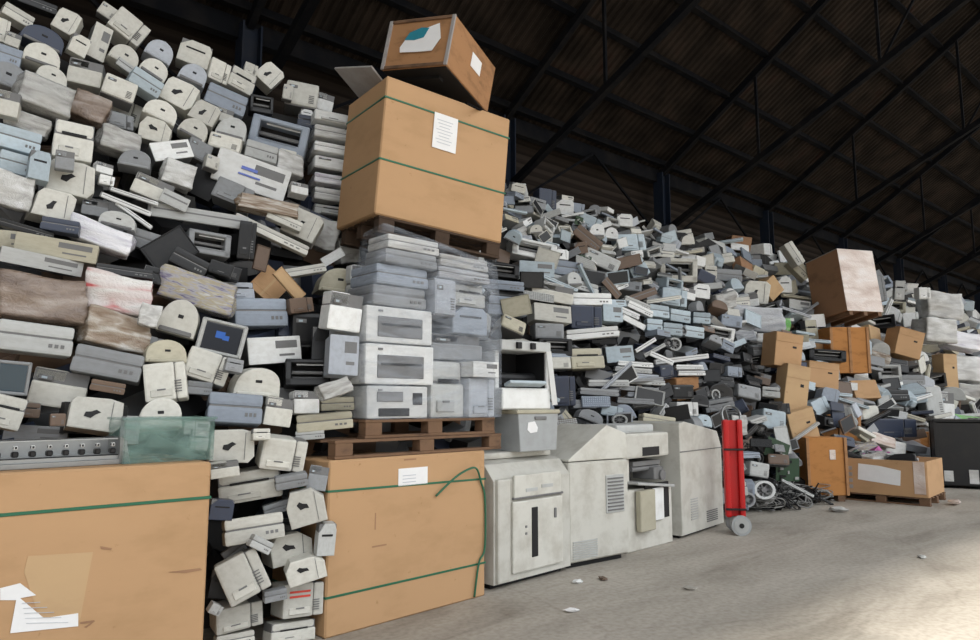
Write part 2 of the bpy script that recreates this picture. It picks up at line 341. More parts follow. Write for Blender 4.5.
def k_fan(tone, v):
    W, D, H = .3, .1, .3
    def body(bm):
        n = 20; 
        for (ra, rb, y) in ((.15, .11, -D/2),):
            o_ = [bm.verts.new((ra*math.cos(2*math.pi*i/n), y, ra*math.sin(2*math.pi*i/n))) for i in range(n)]; i_ = [bm.verts.new((rb*math.cos(2*math.pi*i/n), y, rb*math.sin(2*math.pi*i/n))) for i in range(n)]
            o2 = [bm.verts.new((w.co.x, D/2, w.co.z)) for w in o_]; i2 = [bm.verts.new((w.co.x, D/2, w.co.z)) for w in i_]
            for i in range(n):
                j = (i+1) % n; bm.faces.new((o_[i], o_[j], i_[j], i_[i])); bm.faces.new((o2[i], i2[i], i2[j], o2[j])); bm.faces.new((o_[i], o2[i], o2[j], o_[j])); bm.faces.new((i_[i], i_[j], i2[j], i2[i]))
    return (W, D, H), [('rim', None, body, [tone]), ('hub', 0, lambda bm: (cyl(bm, (0, 0, 0), .04, D*.8, 'y', 14, 0), [box(bm, (0, 0, 0), (.23, .02, .03), 0, 0, Matrix.Rotation(math.pi*i/4, 3, 'Y')) for i in range(4)]), ['copier_dark'])]
def k_wrap(tone, v):
    W, D, H = .5, .36, .3
    def body(bm):
        bmesh.ops.create_cube(bm, size=1); bmesh.ops.subdivide_edges(bm, edges=bm.edges[:], cuts=13, use_grid_fill=True)
        for w in bm.verts:
            p = w.co.copy(); n = p.normalized(); q = p*.84+n*.5*.2
            k = 1+.13*noise.noise(p*1.8+Vector((v*7.1, 0, 0)))+.05*abs(noise.noise(p*5+Vector((0, v*5, 0))))-.03*abs(noise.noise(p*9+Vector((0, v*3, 1))))
            w.co = Vector((q.x*k*W*1.05, q.y*k*D*1.05, q.z*k*H*1.05))
        for f in bm.faces: f.smooth = True
    return (W, D, H), [('bundle', None, body, [tone])]
def k_card(tone, v):
    W, D, H = .5, .4, .4
    def body(bm): box(bm, (0, 0, 0), (W, D, H), .006, 0)
    def flaps(bm):
        if v % 2: box(bm, (0, -.1*D, .5*H+.002), (W*.99, D*.78, .006), 0, 0, Matrix.Rotation(.06, 3, 'X'))
        else: box(bm, (0, -.5*D-.004, .1*H), (W*.99, .006, H*.8), 0, 0)
    return (W, D, H), [('body', None, body, [tone]), ('flap', 0, flaps, [tone]), ('tape', 0, lambda bm: box(bm, (0, -.5*D-.009, 0), (W*.08, .003, H), 0, 0), ['cardlight' if tone != 'cardlight' else 'card'])]
def k_board(tone, v):
    W, D, H = .34, .03, .26
    return (W, D, H), [('board', None, lambda bm: box(bm, (0, 0, 0), (W, .006, H), 0, 0), [tone]),
                       ('chips', 0, lambda bm: [box(bm, (random.uniform(-.4, .4)*W, -.01, random.uniform(-.4, .4)*H), (random.uniform(.02, .06), .016, random.uniform(.02, .05)), 0, i % 2) for i in range(8)], ['black', 'lgrey'])]
def k_cable(tone, v):
    W, D, H = .6, .3, .5
    def body(bm):
        rnd = random.Random(v*13+5)
        for k in range(5):
            pts = [(rnd.uniform(-.28, .28), rnd.uniform(-.13, .13), rnd.uniform(-.23, .23)) for _ in range(9)]
            tube(bm, smooth(pts, 6), .009, 5)
        for k in range(2):
            c = Vector((rnd.uniform(-.1, .1), -.1, rnd.uniform(-.12, .12)))
            for q in range(3):
                rr = .1+.012*q; tube(bm, [c+Vector((math.cos(a*.35)*rr, .01*math.sin(a)+.012*q, math.sin(a*.35)*rr)) for a in range(19)], .008, 5)
    return (W, D, H), [('cable', None, body, [tone]), ('plug', 0, lambda bm: (box(bm, (.2, -.12, -.18), (.05, .035, .03), .006, 0), box(bm, (-.22, -.1, .1), (.05, .03, .04), .006, 0)), ['copier_dark'])]
KINDS = dict(  # kind: (builder, object name, words in the label, category)
    box=(k_box, 'desktop_printer', 'boxy desktop printer', 'printer', .8), logo=(k_logo, 'laser_printer', 'laser printer with dark handle hole', 'printer', .8),
    dome=(k_dome, 'inkjet_printer', 'arched round-topped printer', 'printer', .8), slab=(k_slab, 'flatbed_scanner', 'flat scanner', 'scanner', .7),
    open=(k_open, 'opened_printer', 'printer with open black cavity', 'printer', .7), crt=(k_crt, 'crt_monitor', 'tube monitor with dark screen', 'monitor', 1),
    crtback=(k_crtback, 'crt_monitor', 'tube monitor seen from behind', 'monitor', .9), case=(k_case, 'computer_case', 'desktop computer case', 'computer', .9),
    bar=(k_bar, 'casing_strip', 'long narrow strip', 'scrap strip', .12), panel=(k_panel, 'cover_sheet', 'thin cover sheet', 'scrap sheet', .12),
    kb=(k_kb, 'keyboard', 'computer keyboard', 'keyboard', .1), fan=(k_fan, 'cooling_fan', 'round cooling fan', 'fan', .4), wrap=(k_wrap, 'wrapped_bundle', 'crumpled plastic-wrapped bundle', 'bundle', .8),
    card=(k_card, 'cardboard_box', 'cardboard box', 'box', .8), board=(k_board, 'circuit_board', 'circuit board', 'circuit board', .1), cable=(k_cable, 'cable_tangle', 'tangle of cables', 'cable', .4))
TW = dict(cream='cream', white='white', lgrey='light grey', grey='mid grey', bluegrey='slate blue-grey', lblue='pale blue-grey', dark='black', darkblue='dark navy', beige='yellowed beige', brown='brown', silver='silver',
          orange='orange-brown', green='green', card='brown', cardlight='light brown', carddark='dark brown', wgrey='grey', wlight='pale', wbrown='brown', wmix='brown and white', wwhite='white', wred='white and red', wmulti='multicoloured', wpink='pinkish', wgreen='green', wsilver='silvery grey',
          cable='black', cablegrey='grey', cardgrey='grey', steel='metal', orangewood='orange')

# ---------------------------------------------------------------- packing
OB = dict(c=[], A=[], h=[])
def reg(c, A, h): OB['c'].append(list(c)); OB['A'].append([list(a) for a in A]); OB['h'].append(list(h))
def reg_obj(o, lo, hi):   # o: object whose matrix is set, lo/hi local bounds
    bpy.context.view_layer.update(); mw = o.matrix_world; c = mw @ ((Vector(lo)+Vector(hi))/2); m3 = mw.to_3x3().normalized()
    reg(c, [m3.col[i] for i in range(3)], [(hi[i]-lo[i])/2 for i in range(3)])
def pen(c, A, h):
    if not OB['c']: return 0
    if pen.n != len(OB['c']): pen.C, pen.A, pen.H, pen.n = np.array(OB['c']), np.array(OB['A']), np.array(OB['h']), len(OB['c'])
    c = np.array(c); A = np.array(A); h = np.array(h)
    d = pen.C-c; near = np.linalg.norm(d, axis=1) < np.linalg.norm(h)+np.linalg.norm(pen.H, axis=1)
    if not near.any(): return 0
    D, B, HB = d[near], pen.A[near], pen.H[near]; n = len(D)
    ax = [np.broadcast_to(A[i], (n, 3)) for i in range(3)]+[B[:, i] for i in range(3)]
    for i in range(3):
        for j in range(3):
            x = np.cross(A[i], B[:, j]); l = np.linalg.norm(x, axis=1, keepdims=True); x = np.where(l > 1e-4, x/np.maximum(l, 1e-4), A[i]); ax.append(x)
    best = np.full(n, 9.)
    for a in ax:
        ra = (np.abs(a @ A.T)*h).sum(1); rb = (np.abs(np.einsum('nk,nik->ni', a, B))*HB).sum(1)
        best = np.minimum(best, ra+rb-np.abs((a*D).sum(1)))
    return max(0, best.max())
pen.n = -1

ITEMS = []
def put(kind, tone, c, A, size, var, hand=True):
    """c centre, A = (right, back, up) axes, size = (w, d, h)"""
    T = template(kind, tone, var)
    name = KINDS[kind][1]
    m4 = Matrix((A[0], A[1], A[2])).transposed().to_4x4(); m4.translation = c
    root = None; objs = []
    w_small = proj(Vector(c))[2] > 13 and not hand
    for i, (pn, par, me) in enumerate(T):
        if i and w_small and kind not in ('crt', 'open'): continue
        o = bpy.data.objects.new(name if i == 0 else pn, me); COL.objects.link(o); objs.append(o)
        if i: o.parent = objs[par]
    root = objs[0]
    root.matrix_world = m4 @ Matrix.Diagonal((*size, 1))
    ITEMS.append((root, kind, tone, proj(Vector(c))))
    return root
def frame(p, roll, yaw=0, pitch=0, mix=.55):
    """axes for a thing at p whose front faces mostly the open side of the building, rolled in the plane of its front"""
    v = (Vector((CAM.x, CAM.y, p.z))-p).normalized(); n = (v*mix+Vector((0, -1, 0))*(1-mix)).normalized()
    n = Matrix.Rotation(yaw, 3, 'Z') @ n
    r = Vector((-n.y, n.x, 0)).normalized()
    n = Matrix.Rotation(pitch, 3, r) @ n; u = n.cross(r).normalized()
    q = Matrix.Rotation(R(roll), 3, -n)     # clockwise seen from the front
    return q @ r, -n, q @ u
def surf(X, z, left): return (4.55+.55*max(0, z-1.2)) if left else ((5.5 if X < 8.4 else 5.15+.3*min(z, 1.2))+.72*max(0, z-1.2))
def hit(x, y, left):
    d = ray(x, y); t = 3/d.y
    for _ in range(200):
        p = CAM+d*t
        if p.y > surf(p.x, p.z, left): break
        t += .05
    return p, d, t
def hand(x, y, w, h, roll, kind, tone, left=True, dd=0):
    p, d, t = hit(x, y, left)
    rn = random.Random(int(x*131+y*17)); var = rn.randrange(6)
    if kind == 'crt': var = 8 if tone == 'lgrey' else 9
    best = None
    yaw, pitch = rn.uniform(-.22, .22), rn.uniform(-.16, .1)
    for off in (0, .07, -.07, .14, -.14, .22, -.2, .3, .4, .52):
        tt = t+(off+dd)/d.length; c0 = CAM+d*tt
        A = frame(c0, roll, yaw, pitch)
        dist = (c0-CAM).dot(FW); W_, H_ = w*dist/F, h*dist/F
        def span(v, l): a_, b_ = proj(c0-v*l/2), proj(c0+v*l/2); return math.hypot(a_[0]-b_[0], a_[1]-b_[1])
        W_ *= min(1.5, max(.6, w*.98/span(A[0], W_))); H_ *= min(1.5, max(.6, h*.95/span(A[2], H_)))
        D_ = max(KINDS[kind][4]*min(W_, 1.5*H_), .03)
        c = c0+A[1]*(D_/2)
        e = pen(c, A, (W_*.46, D_*.46, H_*.46)); s = e+.12*abs(off)
        if best is None or s < best[0]: best = (s, c, A, (W_, D_, H_))
        if e < .015: break
    _, c, A, s = best
    o = put(kind, tone, c, A, s, var); reg(c, A, [q/2 for q in s]); return o

# ---------------------------------------------------------------- building
def struct(name, fn, mats):
    return tag(ob(name, fn, mats), kind='structure')
struct('floor', lambda bm: box(bm, (30, -5, -.1), (110, 40, .2)), ['concrete'])
SL = math.tan(R(33)); EY, EZ = 9.6, 7.0
def roof(bm):
    p, x, prev = .17, -14.0, None
    def add(x, dz):
        return (bm.verts.new((x, EY+.3, EZ-.3*SL+dz)), bm.verts.new((x, -5.5, EZ+(EY+5.5)*SL+dz)))
    cols = []
    while x < 78:
        for a, dz in ((0, 0), (.035, .045), (.085, .045), (.12, 0)): cols.append(add(x+a, dz))
        x += p
    for a, b_ in zip(cols, cols[1:]): bm.faces.new((a[0], b_[0], b_[1], a[1]))
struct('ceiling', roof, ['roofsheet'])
def wall(bm):
    box(bm, (30, EY+.2, 2.4), (92, .1, 4.8))
    z = 4.8
    while z < EZ-.05:
        box(bm, (30, EY+.16, z+.1), (92, .03, .2), 0, 0, Matrix.Rotation(R(22), 3, 'X')); z += .19
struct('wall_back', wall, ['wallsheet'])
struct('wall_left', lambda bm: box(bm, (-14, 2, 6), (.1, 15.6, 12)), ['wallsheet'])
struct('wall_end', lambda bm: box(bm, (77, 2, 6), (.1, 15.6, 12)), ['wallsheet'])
CX = [8.47+4.9*i for i in range(-3, 13)]
for i, y in enumerate([9.24, 8.46, 7.56, 6.66, 5.75, 4.85, 3.95, 3.0, 2.0, 1.0]):
    z = EZ+(EY-y)*SL-.1
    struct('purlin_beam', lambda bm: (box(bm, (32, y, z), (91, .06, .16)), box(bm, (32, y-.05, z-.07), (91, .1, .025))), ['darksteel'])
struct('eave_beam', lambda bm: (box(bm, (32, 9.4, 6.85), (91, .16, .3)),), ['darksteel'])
for x in CX:
    struct('column', lambda bm: (box(bm, (x, 9.3, 3.45), (.26, .025, 6.9), 0, 0), box(bm, (x-.13, 9.3, 3.45), (.025, .26, 6.9), 0, 0), box(bm, (x+.13, 9.3, 3.45), (.025, .26, 6.9), 0, 0), box(bm, (x, 9.25, 5.5), (.3, .3, .3))), ['bluesteel'])
    def truss(bm):
        top = lambda y: Vector((x, y, EZ+(EY-y)*SL-.28)); bot = lambda y: Vector((x, y, 5.5+(9.3-y)*.47))
        bar(bm, top(9.3), top(-4), .1, .14); bar(bm, bot(9.3), bot(-4), .12, .12)
        ys = [9.3, 6.9, 4.5, 2.1, -.3]
        for a, b_ in zip(ys, ys[1:]):
            bar(bm, bot(b_), top(b_), .05)
        bar(bm, bot(4.5), top(2.1), .04)
    struct('roof_truss_beam', truss, ['darksteel'])
def braces(bm):
    for a, b_ in zip(CX, CX[1:]):
        bar(bm, (a, 9.25, 5.2), (b_, 9.25, 5.2), .05); bar(bm, (a, 9.25, 5.2), ((a+b_)/2, 9.25, 6.8), .045); bar(bm, (b_, 9.25, 5.2), ((a+b_)/2, 9.25, 6.8), .045)
struct('brace_beam', braces, ['darksteel'])

# ---------------------------------------------------------------- big things
def pallet(name, label, W, D, H, loc, rot=(0, 0, 0), group=None, mt='palletwood'):
    o = empty(name, loc, rot); tag(o, label, 'pallet', group)
    t = .022
    for i in range(6): ob('top_board', lambda bm: box(bm, (0, -D/2+.05+i*(D-.1)/5, H-t/2), (W, .1, t), .003), [mt], o)
    for i in range(3): ob('bottom_board', lambda bm: box(bm, (0, -D/2+.05+i*(D-.1)/2, t/2), (W, .1, t), .003), [mt], o)
    for i in range(3):
        for j in range(3): ob('block', lambda bm: box(bm, (-W/2+.08+i*(W-.16)/2, -D/2+.05+j*(D-.1)/2, H/2), (.15, .1, H-2*t), .004), [mt], o)
    reg_obj(o, (-W/2, -D/2, 0), (W/2, D/2, H)); return o
# long strapped carton at left: front plane Y = 4.2
B1 = empty('gaylord_carton', (.42, 4.75, 0)); tag(B1, 'long tan corrugated carton with one green strap and a torn white paper', 'carton')
W1, H1 = 2.16, 1.262
ob('body', lambda bm: box(bm, (0, 0, H1/2), (W1, 1.1, H1), .012, 0), ['card'], B1)
p = at(100, 505, 4.2)
ob('strap', lambda bm: box(bm, (0, -.002, 1.06), (W1+.01, 1.108, .017), .002), ['strap'], B1)
def loc1(x, y, Y=4.2): q = at(x, y, Y); return (q.x-.42, q.z)
def poly(bm, pts, y, t=.002, mat=0): prism(bm, [loc1(*q) for q in pts], y-t, y, mat)
ob('tape_patch', lambda bm: poly(bm, [(24, 572), (28, 556), (93, 552), (86, 588), (80, 620), (42, 626)], -.5505), ['cardlight'], B1)
L1 = ob('torn_label', lambda bm: (poly(bm, [(0, 588), (20, 583), (36, 595), (20, 598), (44, 618), (78, 613), (78, 626), (10, 633), (16, 600), (0, 600)], -.553)), ['paper'], B1)
ob('print_lines', lambda bm: [bar(bm, (loc1(22+i, 603+i*5)[0], -.5555, loc1(22+i, 603+i*5)[1]), (loc1(40+i*7, 602+i*5)[0], -.5555, loc1(40+i*7, 602+i*5)[1]), .005, .002) for i in range(5)], ['ink'], L1)
ob('scuff_mark', lambda bm: (poly(bm, [(100, 546), (112, 548), (111, 550), (101, 549)], -.5515), poly(bm, [(168, 572), (200, 568), (202, 570), (186, 573)], -.5515), poly(bm, [(80, 622), (94, 620), (95, 621), (86, 628), (84, 627), (91, 622.5), (80, 624)], -.5515)), ['carddark'], B1)
reg_obj(B1, (-W1/2, -.55, 0), (W1/2, .55, H1))
# second strapped carton
B2 = empty('gaylord_carton', (3.159, 5.1, 0), (0, 0, R(4.5))); tag(B2, 'tan carton with two green straps and white label, under the wrapped printer pallet', 'carton')
W2, H2, D2 = 1.55, 1.2, 1.06
ob('body', lambda bm: box(bm, (0, 0, H2/2), (W2, D2, H2), .012), ['card'], B2)
ob('strap', lambda bm: box(bm, (0, 0, .975), (W2+.01, D2+.01, .016), .002, 0, Matrix.Rotation(R(1.0), 3, 'Y')), ['strap'], B2)
ob('strap', lambda bm: box(bm, (0, 0, .27), (W2+.01, D2+.01, .016), .002), ['strap'], B2)
LB = ob('shipping_label', lambda bm: box(bm, (-.02, -D2/2-.003, 1.04), (.29, .004, .13), 0), ['paper'], B2)
ob('print_lines', lambda bm: [box(bm, (-.06, -D2/2-.006, 1.05-i*.025), (.13, .002, .006), 0) for i in range(3)], ['ink'], LB)
ob('loose_strap', lambda bm: tube(bm, smooth([(.2, -D2/2-.02, .87), (.36, -D2/2-.06, 1.0), (.5, -D2/2-.07, 1.06), (.62, -D2/2-.05, 1.06), (.7, -D2/2-.02, .95), (.755, -D2/2-.015, .8), (.75, -D2/2-.02, .4), (.68, -D2/2-.02, .28), (.63, -D2/2-.02, .02)], 6), .009, 5), ['strap'], B2)
for sc_ in (((-.37, -D2/2-.001, .74), (.01, .002, .12)), ((-.33, -D2/2-.001, .56), (.13, .002, .012)), ((-.05, -D2/2-.001, 1.17), (.12, .002, .012))): ob('scuff_mark', lambda bm: box(bm, sc_[0], sc_[1], 0), ['carddark'], B2)
reg_obj(B2, (-W2/2, -D2/2, 0), (W2/2, D2/2, H2))
pallet('wooden_pallet', 'wide brown pallet lying directly on the second strapped carton', 1.72, 1.05, .135, (3.3, 5.13, 1.202), (0, 0, R(4.5)))
pallet('wooden_pallet', 'brown pallet right under the shrink-wrapped printers', 1.36, 1.0, .14, (3.42, 5.14, 1.338), (0, 0, R(3)))
# shrink-wrapped stack, Z from 1.48 up
ST = Matrix.Translation((3.42, 5.14, 1.48)) @ Matrix.Rotation(R(2), 4, 'Z')
def inst(x0, x1, z0, z1, kind, tone, var, label, y0=-.48, D_=.6, yaw=0, grp=None, cat=None):
    c = ST @ Vector(((x0+x1)/2, y0+D_/2, (z0+z1)/2)); m3 = ST.to_3x3() @ Matrix.Rotation(yaw, 3, 'Z')
    A = [m3.col[i].copy() for i in range(3)]
    o = put(kind, tone, c, A, (x1-x0, D_, z1-z0), var); ITEMS.pop(); tag(o, label, cat or KINDS[kind][3], grp); reg(c, A, ((x1-x0)/2, D_/2, (z1-z0)/2)); return o
# front-left column: three white units with dark doors
def recorder(z0, z1, label, split=False, x0=-.66, x1=-.02):
    W_, H_ = x1-x0, z1-z0
    o = empty('tabletop_copier', ST @ Vector(((x0+x1)/2, -.2, z0)), (0, 0, R(2))); tag(o, label, 'printer', 'white printers on the shrink-wrapped pallet')
    ob('body', lambda bm: box(bm, (0, 0, H_/2), (W_, .56, H_-.008), .015, 0, None, 2), ['white'], o)
    if not split:
        d = ob('front_door', lambda bm: box(bm, (.0, -.283, H_*.44), (W_*.68, .014, H_*.56), .006), ['copier_dark'], o)
        ob('door_ledge', lambda bm: box(bm, (.0, -.293, H_*.5), (W_*.58, .01, H_*.05), 0), ['dark'], d)
    else:
        ob('front_door', lambda bm: box(bm, (-.08, -.283, H_*.66), (W_*.42, .014, H_*.3), .004), ['copier_dark'], o)
        ob('output_slot', lambda bm: box(bm, (-.04, -.283, H_*.2), (W_*.5, .014, H_*.24), .004), ['dark'], o)
        ob('control_panel', lambda bm: box(bm, (W_*.32, -.283, H_*.6), (W_*.16, .014, H_*.36), .004), ['dark'], o)
    ob('button', lambda bm: box(bm, (-W_*.3, -.285, H_*.86), (W_*.06, .01, H_*.05), 0), ['copier_dark'], o)
    reg_obj(o, (-W_/2, -.28, 0), (W_/2, .28, H_))
recorder(0, .26, 'white printer with three dark openings, lowest of the wrapped pallet stack', True, -.64, -.06)
recorder(.265, .585, 'white printer with large dark door, second lowest on the wrapped pallet', False, -.66, .0)
recorder(.59, .88, 'white printer with dark door, third lowest on the wrapped pallet')
G = 'printers under clear film on the pallet'
inst(-.6, -.08, .885, 1.05, 'slab', 'grey', 1, 'grey flat unit above the three white dark-doored printers', grp=G, D_=.4)
inst(-.57, -.06, 1.055, 1.22, 'slab', 'bluegrey', 2, 'slate grey flat unit two above the white dark-doored printers', grp=G, D_=.4)
inst(-.52, .0, 1.225, 1.34, 'slab', 'grey', 0, 'grey scanner under film, second from top of left column', y0=-.52, D_=.3, grp=G)
inst(-.5, .02, 1.345, 1.46, 'slab', 'wlight', 3, 'pale film-covered unit topping the left column below large carton', y0=-.52, D_=.3, grp=G)
inst(-.03, .2, .84, 1.16, 'box', 'silver', 3, 'small upright silver box standing mid-stack between film layers', y0=-.53, D_=.3, grp=G)
inst(.02, .6, 1.17, 1.27, 'slab', 'wsilver', 1, 'silvery film-covered unit, second from top of right column', y0=-.52, D_=.3, grp=G)
inst(.03, .58, 1.275, 1.38, 'slab', 'wgrey', 2, 'grey film-covered unit topping the right column of the wrapped pallet', y0=-.52, D_=.3, grp=G)
inst(.22, .6, .96, 1.16, 'box', 'lgrey', 1, 'light grey printer high on the right side of the wrapped pallet', y0=-.46, D_=.5, grp=G)
inst(.22, .62, .72, .955, 'box', 'bluegrey', 4, 'slate grey printer halfway up the right side of the wrapped pallet', y0=-.46, D_=.5, grp=G)
inst(.03, .62, .49, .715, 'box', 'grey', 2, 'grey printer behind the small white box on wrapped pallet', y0=-.4, D_=.5, grp=G)
inst(.0, .36, .0, .48, 'box', 'lgrey', 1, 'tall light grey printer low in the middle of the wrapped pallet', y0=-.45, D_=.5, grp=G)
inst(.37, .68, .0, .34, 'box', 'silver', 0, 'silver printer at the lower right corner of the wrapped pallet', y0=-.5, D_=.5, grp=G)
inst(.36, .66, .345, .48, 'case', 'white', 0, 'small clean white box on the right of the wrapped pallet', y0=-.56, D_=.4, grp=G)
inst(-.05, .6, .0, .84, 'box', 'grey', 3, 'grey machine standing at the back of the wrapped pallet', y0=.085, D_=.1, grp=G)
inst(-.45, -.08, .0, .84, 'box', 'grey', 3, 'grey machine at the back behind white dark-doored printers', y0=.085, D_=.1, grp=G)
inst(-.38, .6, .85, 1.33, 'box', 'lgrey', 2, 'wide light grey machine at the back top of wrapped pallet', y0=.205, D_=.1, grp=G)
def filmshell(bm):
    pr = [(-.68, -.53), (-.2, -.585), (.3, -.585), (.70, -.56), (.71, -.2), (.69, .2), (0, .23), (-.4, .2), (-.62, -.15)]
    n = 13; rings = []
    per = []
    for a, b_ in zip(pr, pr[1:]+pr[:1]):
        for k in range(5): per.append((a[0]+(b_[0]-a[0])*k/5, a[1]+(b_[1]-a[1])*k/5))
    for i in range(n+1):
        z = 1.47*i/n; rings.append([])
        for (x, y) in per:
            k = .02*noise.noise(Vector((x*4, y*4, z*9)))+(1-.07*max(0, z-.9)); zz = z-(.13*max(0, z-1.0)/.47*(x+.2) if z > 1 else 0)
            rings[-1].append(bm.verts.new((x*k*(1-.3*max(0, z-.85) if x < 0 else 1), y*k, zz)))
    m_ = len(per)
    for i in range(n):
        for k in range(m_):
            f = bm.faces.new((rings[i][k], rings[i][(k+1) % m_], rings[i+1][(k+1) % m_], rings[i+1][k])); f.smooth = True
fo = ob('stretch_film', filmshell, ['film']); fo.matrix_world = ST; tag(fo, 'clear stretch film wound around the printers below the large carton', 'plastic film')
# tilted pallet + large carton + crate on top
CR = Euler((R(2.2), R(3.5), R(-6.2))).to_matrix().to_4x4(); 
def Rfit(y, p_, r_): return Matrix.Rotation(R(y), 4, 'Z') @ Matrix.Rotation(R(p_), 4, 'X') @ Matrix.Rotation(R(r_), 4, 'Y')
CM = Matrix.Translation((3.791, 5.292, 3.79)) @ Rfit(-6.2, 2.2, 3.5)
pl = pallet('wooden_pallet', 'tilted pallet with shade painted in, between large carton and the film-wrapped printers', 1.28, .8, .15, (0, 0, 0), mt='palletshaded'); pl.matrix_world = CM @ Matrix.Translation((.02, .02, -.618-.152))
big = empty('gaylord_carton'); big.matrix_world = CM; tag(big, 'large tan carton with two green straps and white label, high on pallet stack', 'carton')
W3, D3, H3 = 1.331, .83, 1.236
ob('body', lambda bm: box(bm, (0, .03, 0), (W3, D3, H3), .012), ['card'], big)
for z in (.52, -.08): pass
ob('strap', lambda bm: box(bm, (0, .03, .425), (W3+.012, D3+.012, .017), .002), ['strap'], big)
ob('strap', lambda bm: box(bm, (0, .03, -.13), (W3+.012, D3+.012, .017), .002), ['strap'], big)
LB = ob('shipping_label', lambda bm: box(bm, (-.05, .03-D3/2-.008, .27), (.25, .004, .33), 0), ['paper'], big)
ob('print_lines', lambda bm: [box(bm, (-.06, .03-D3/2-.011, .375-.03*i), (.17-.03*(i % 3), .002, .006), 0) for i in range(8)], ['ink'], LB)
reg(CM.translation+Vector((0, .05, -.08)), [CM.to_3x3().col[i] for i in range(3)], (W3/2, D3/2, H3/2+.08))
KM = Matrix.Translation((3.875, 5.22, 4.72)) @ Rfit(-52, -3, 5)
KM = Matrix.Translation((3.875, 5.182, 4.823)) @ Rfit(-64.9, -5.9, 7.9)
cr = empty('plywood_crate'); cr.matrix_world = KM; tag(cr, 'brown plywood crate tipped on top of the large carton', 'crate')
W4, D4, H4 = .692, .895, .49
ob('body', lambda bm: box(bm, (0, 0, 0), (W4, D4, H4), .006), ['wood'], cr)
for s in (-1, 1):
    ob('edge_batten', lambda bm: box(bm, (s*(W4/2-.012), -D4/2-.006, 0), (.035, .02, H4), .003), ['cardgrey'], cr)
    ob('edge_batten', lambda bm: box(bm, (0, -D4/2-.006, s*(H4/2-.015)), (W4-.06, .018, .03), .003), ['palletwood'], cr)
LB = ob('poster', lambda bm: prism(bm, [(-.18, -.04), (-.12, .06), (-.05, .1), (.2, .17), (.24, .02), (.17, -.1), (.02, -.1), (-.17, -.09)], -D4/2-.016, -D4/2-.012), ['paper'], cr)
ob('teal_print', lambda bm: prism(bm, [(-.14, .03), (-.1, .1), (.02, .14), (.1, .13), (.06, .04), (-.04, .02)], -D4/2-.02, -D4/2-.0165), ['cyan'], LB)
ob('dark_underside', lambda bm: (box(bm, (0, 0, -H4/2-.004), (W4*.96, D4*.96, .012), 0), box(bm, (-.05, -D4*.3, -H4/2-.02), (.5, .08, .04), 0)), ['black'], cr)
ob('side_label', lambda bm: box(bm, (W4/2+.004, .05, .05), (.004, .2, .14), 0), ['paper'], cr)
reg(KM.translation, [KM.to_3x3().col[i] for i in range(3)], (W4/2, D4/2, H4/2))
rod = ob('metal_rod', lambda bm: tube(bm, [(0, 0, 0), (.25, .1, .04), (.62, .25, .12)], .012, 6), ['darksteel']); rod.location = at(466, 103, 4.75); tag(rod, 'thin black rod poking out between the crate and large carton', 'rod')
gp = ob('grey_board', lambda bm: box(bm, (0, 0, 0), (.5, .5, .02), .003), ['cardgrey']); gp.matrix_world = Matrix.Translation(at(368, 86, 5.65)) @ Rfit(15, 14, 22); tag(gp, 'grey board sticking out behind the large carton beside crate', 'board')

# beige cabinet machines along the floor
def cab(name, label, c, dim, ang, cat='copier'):
    o = empty(name, (c[0], c[1], 0), (0, 0, R(ang))); tag(o, label, cat); reg_obj(o, (-dim[0]/2, -dim[1]/2, 0), (dim[0]/2, dim[1]/2, dim[2])); return o
# machine 1
w, d, h = 1.06, .78, 1.12; o = cab('floor_copier', 'wide beige floor copier with tall black slot in its lower door', (4.6, 5.1), (w, d, h), 4.4)
ob('body', lambda bm: (prismx(bm, [(-d/2, .05), (d/2, .05), (d/2, h-.02), (-d/2+.3, h-.02), (-d/2+.12, h-.06), (-d/2, h-.2)], -w/2, w/2, 0), box(bm, (0, .04, .025), (w*.92, d*.88, .05), 0, 1)), ['copier', 'black'], o)
ob('side_pillar', lambda bm: box(bm, (-w/2+.1, -d/2-.012, .5), (.16, .05, .88), .02, 0, None, 2), ['copier'], o)
q = ob('front_door', lambda bm: box(bm, (.04, -d/2-.012, .42), (w*.66, .03, .62), .015, 0, None, 2), ['copier'], o)
ob('black_slot', lambda bm: box(bm, (-.02, -d/2-.028, .44), (.085, .01, .44), .004), ['black'], q)
ob('latch', lambda bm: (box(bm, (.27, -d/2-.03, .58), (.03, .02, .09), .004), box(bm, (-.14, -d/2-.03, .5), (.02, .01, .02), 0), box(bm, (-.14, -d/2-.03, .44), (.02, .01, .02), 0)), ['copier_dark'], q)
q = ob('upper_panel', lambda bm: box(bm, (.04, -d/2-.012, .86), (w*.62, .03, .2), .01, 0, None, 2), ['copier'], o)
ob('label_strip', lambda bm: (box(bm, (-.06, -d/2-.03, .82), (.16, .006, .03), 0), box(bm, (.16, -d/2-.03, .84), (.16, .006, .03), 0)), ['lgrey'], q)
ob('grab_ledge', lambda bm: box(bm, (.05, -d/2-.01, .755), (w*.66, .04, .02), .005), ['copier_dark'], o)
ob('top_lid', lambda bm: box(bm, (0, .1, h), (w*.97, d*.7, .06), .02, 0, None, 2), ['copier'], o)
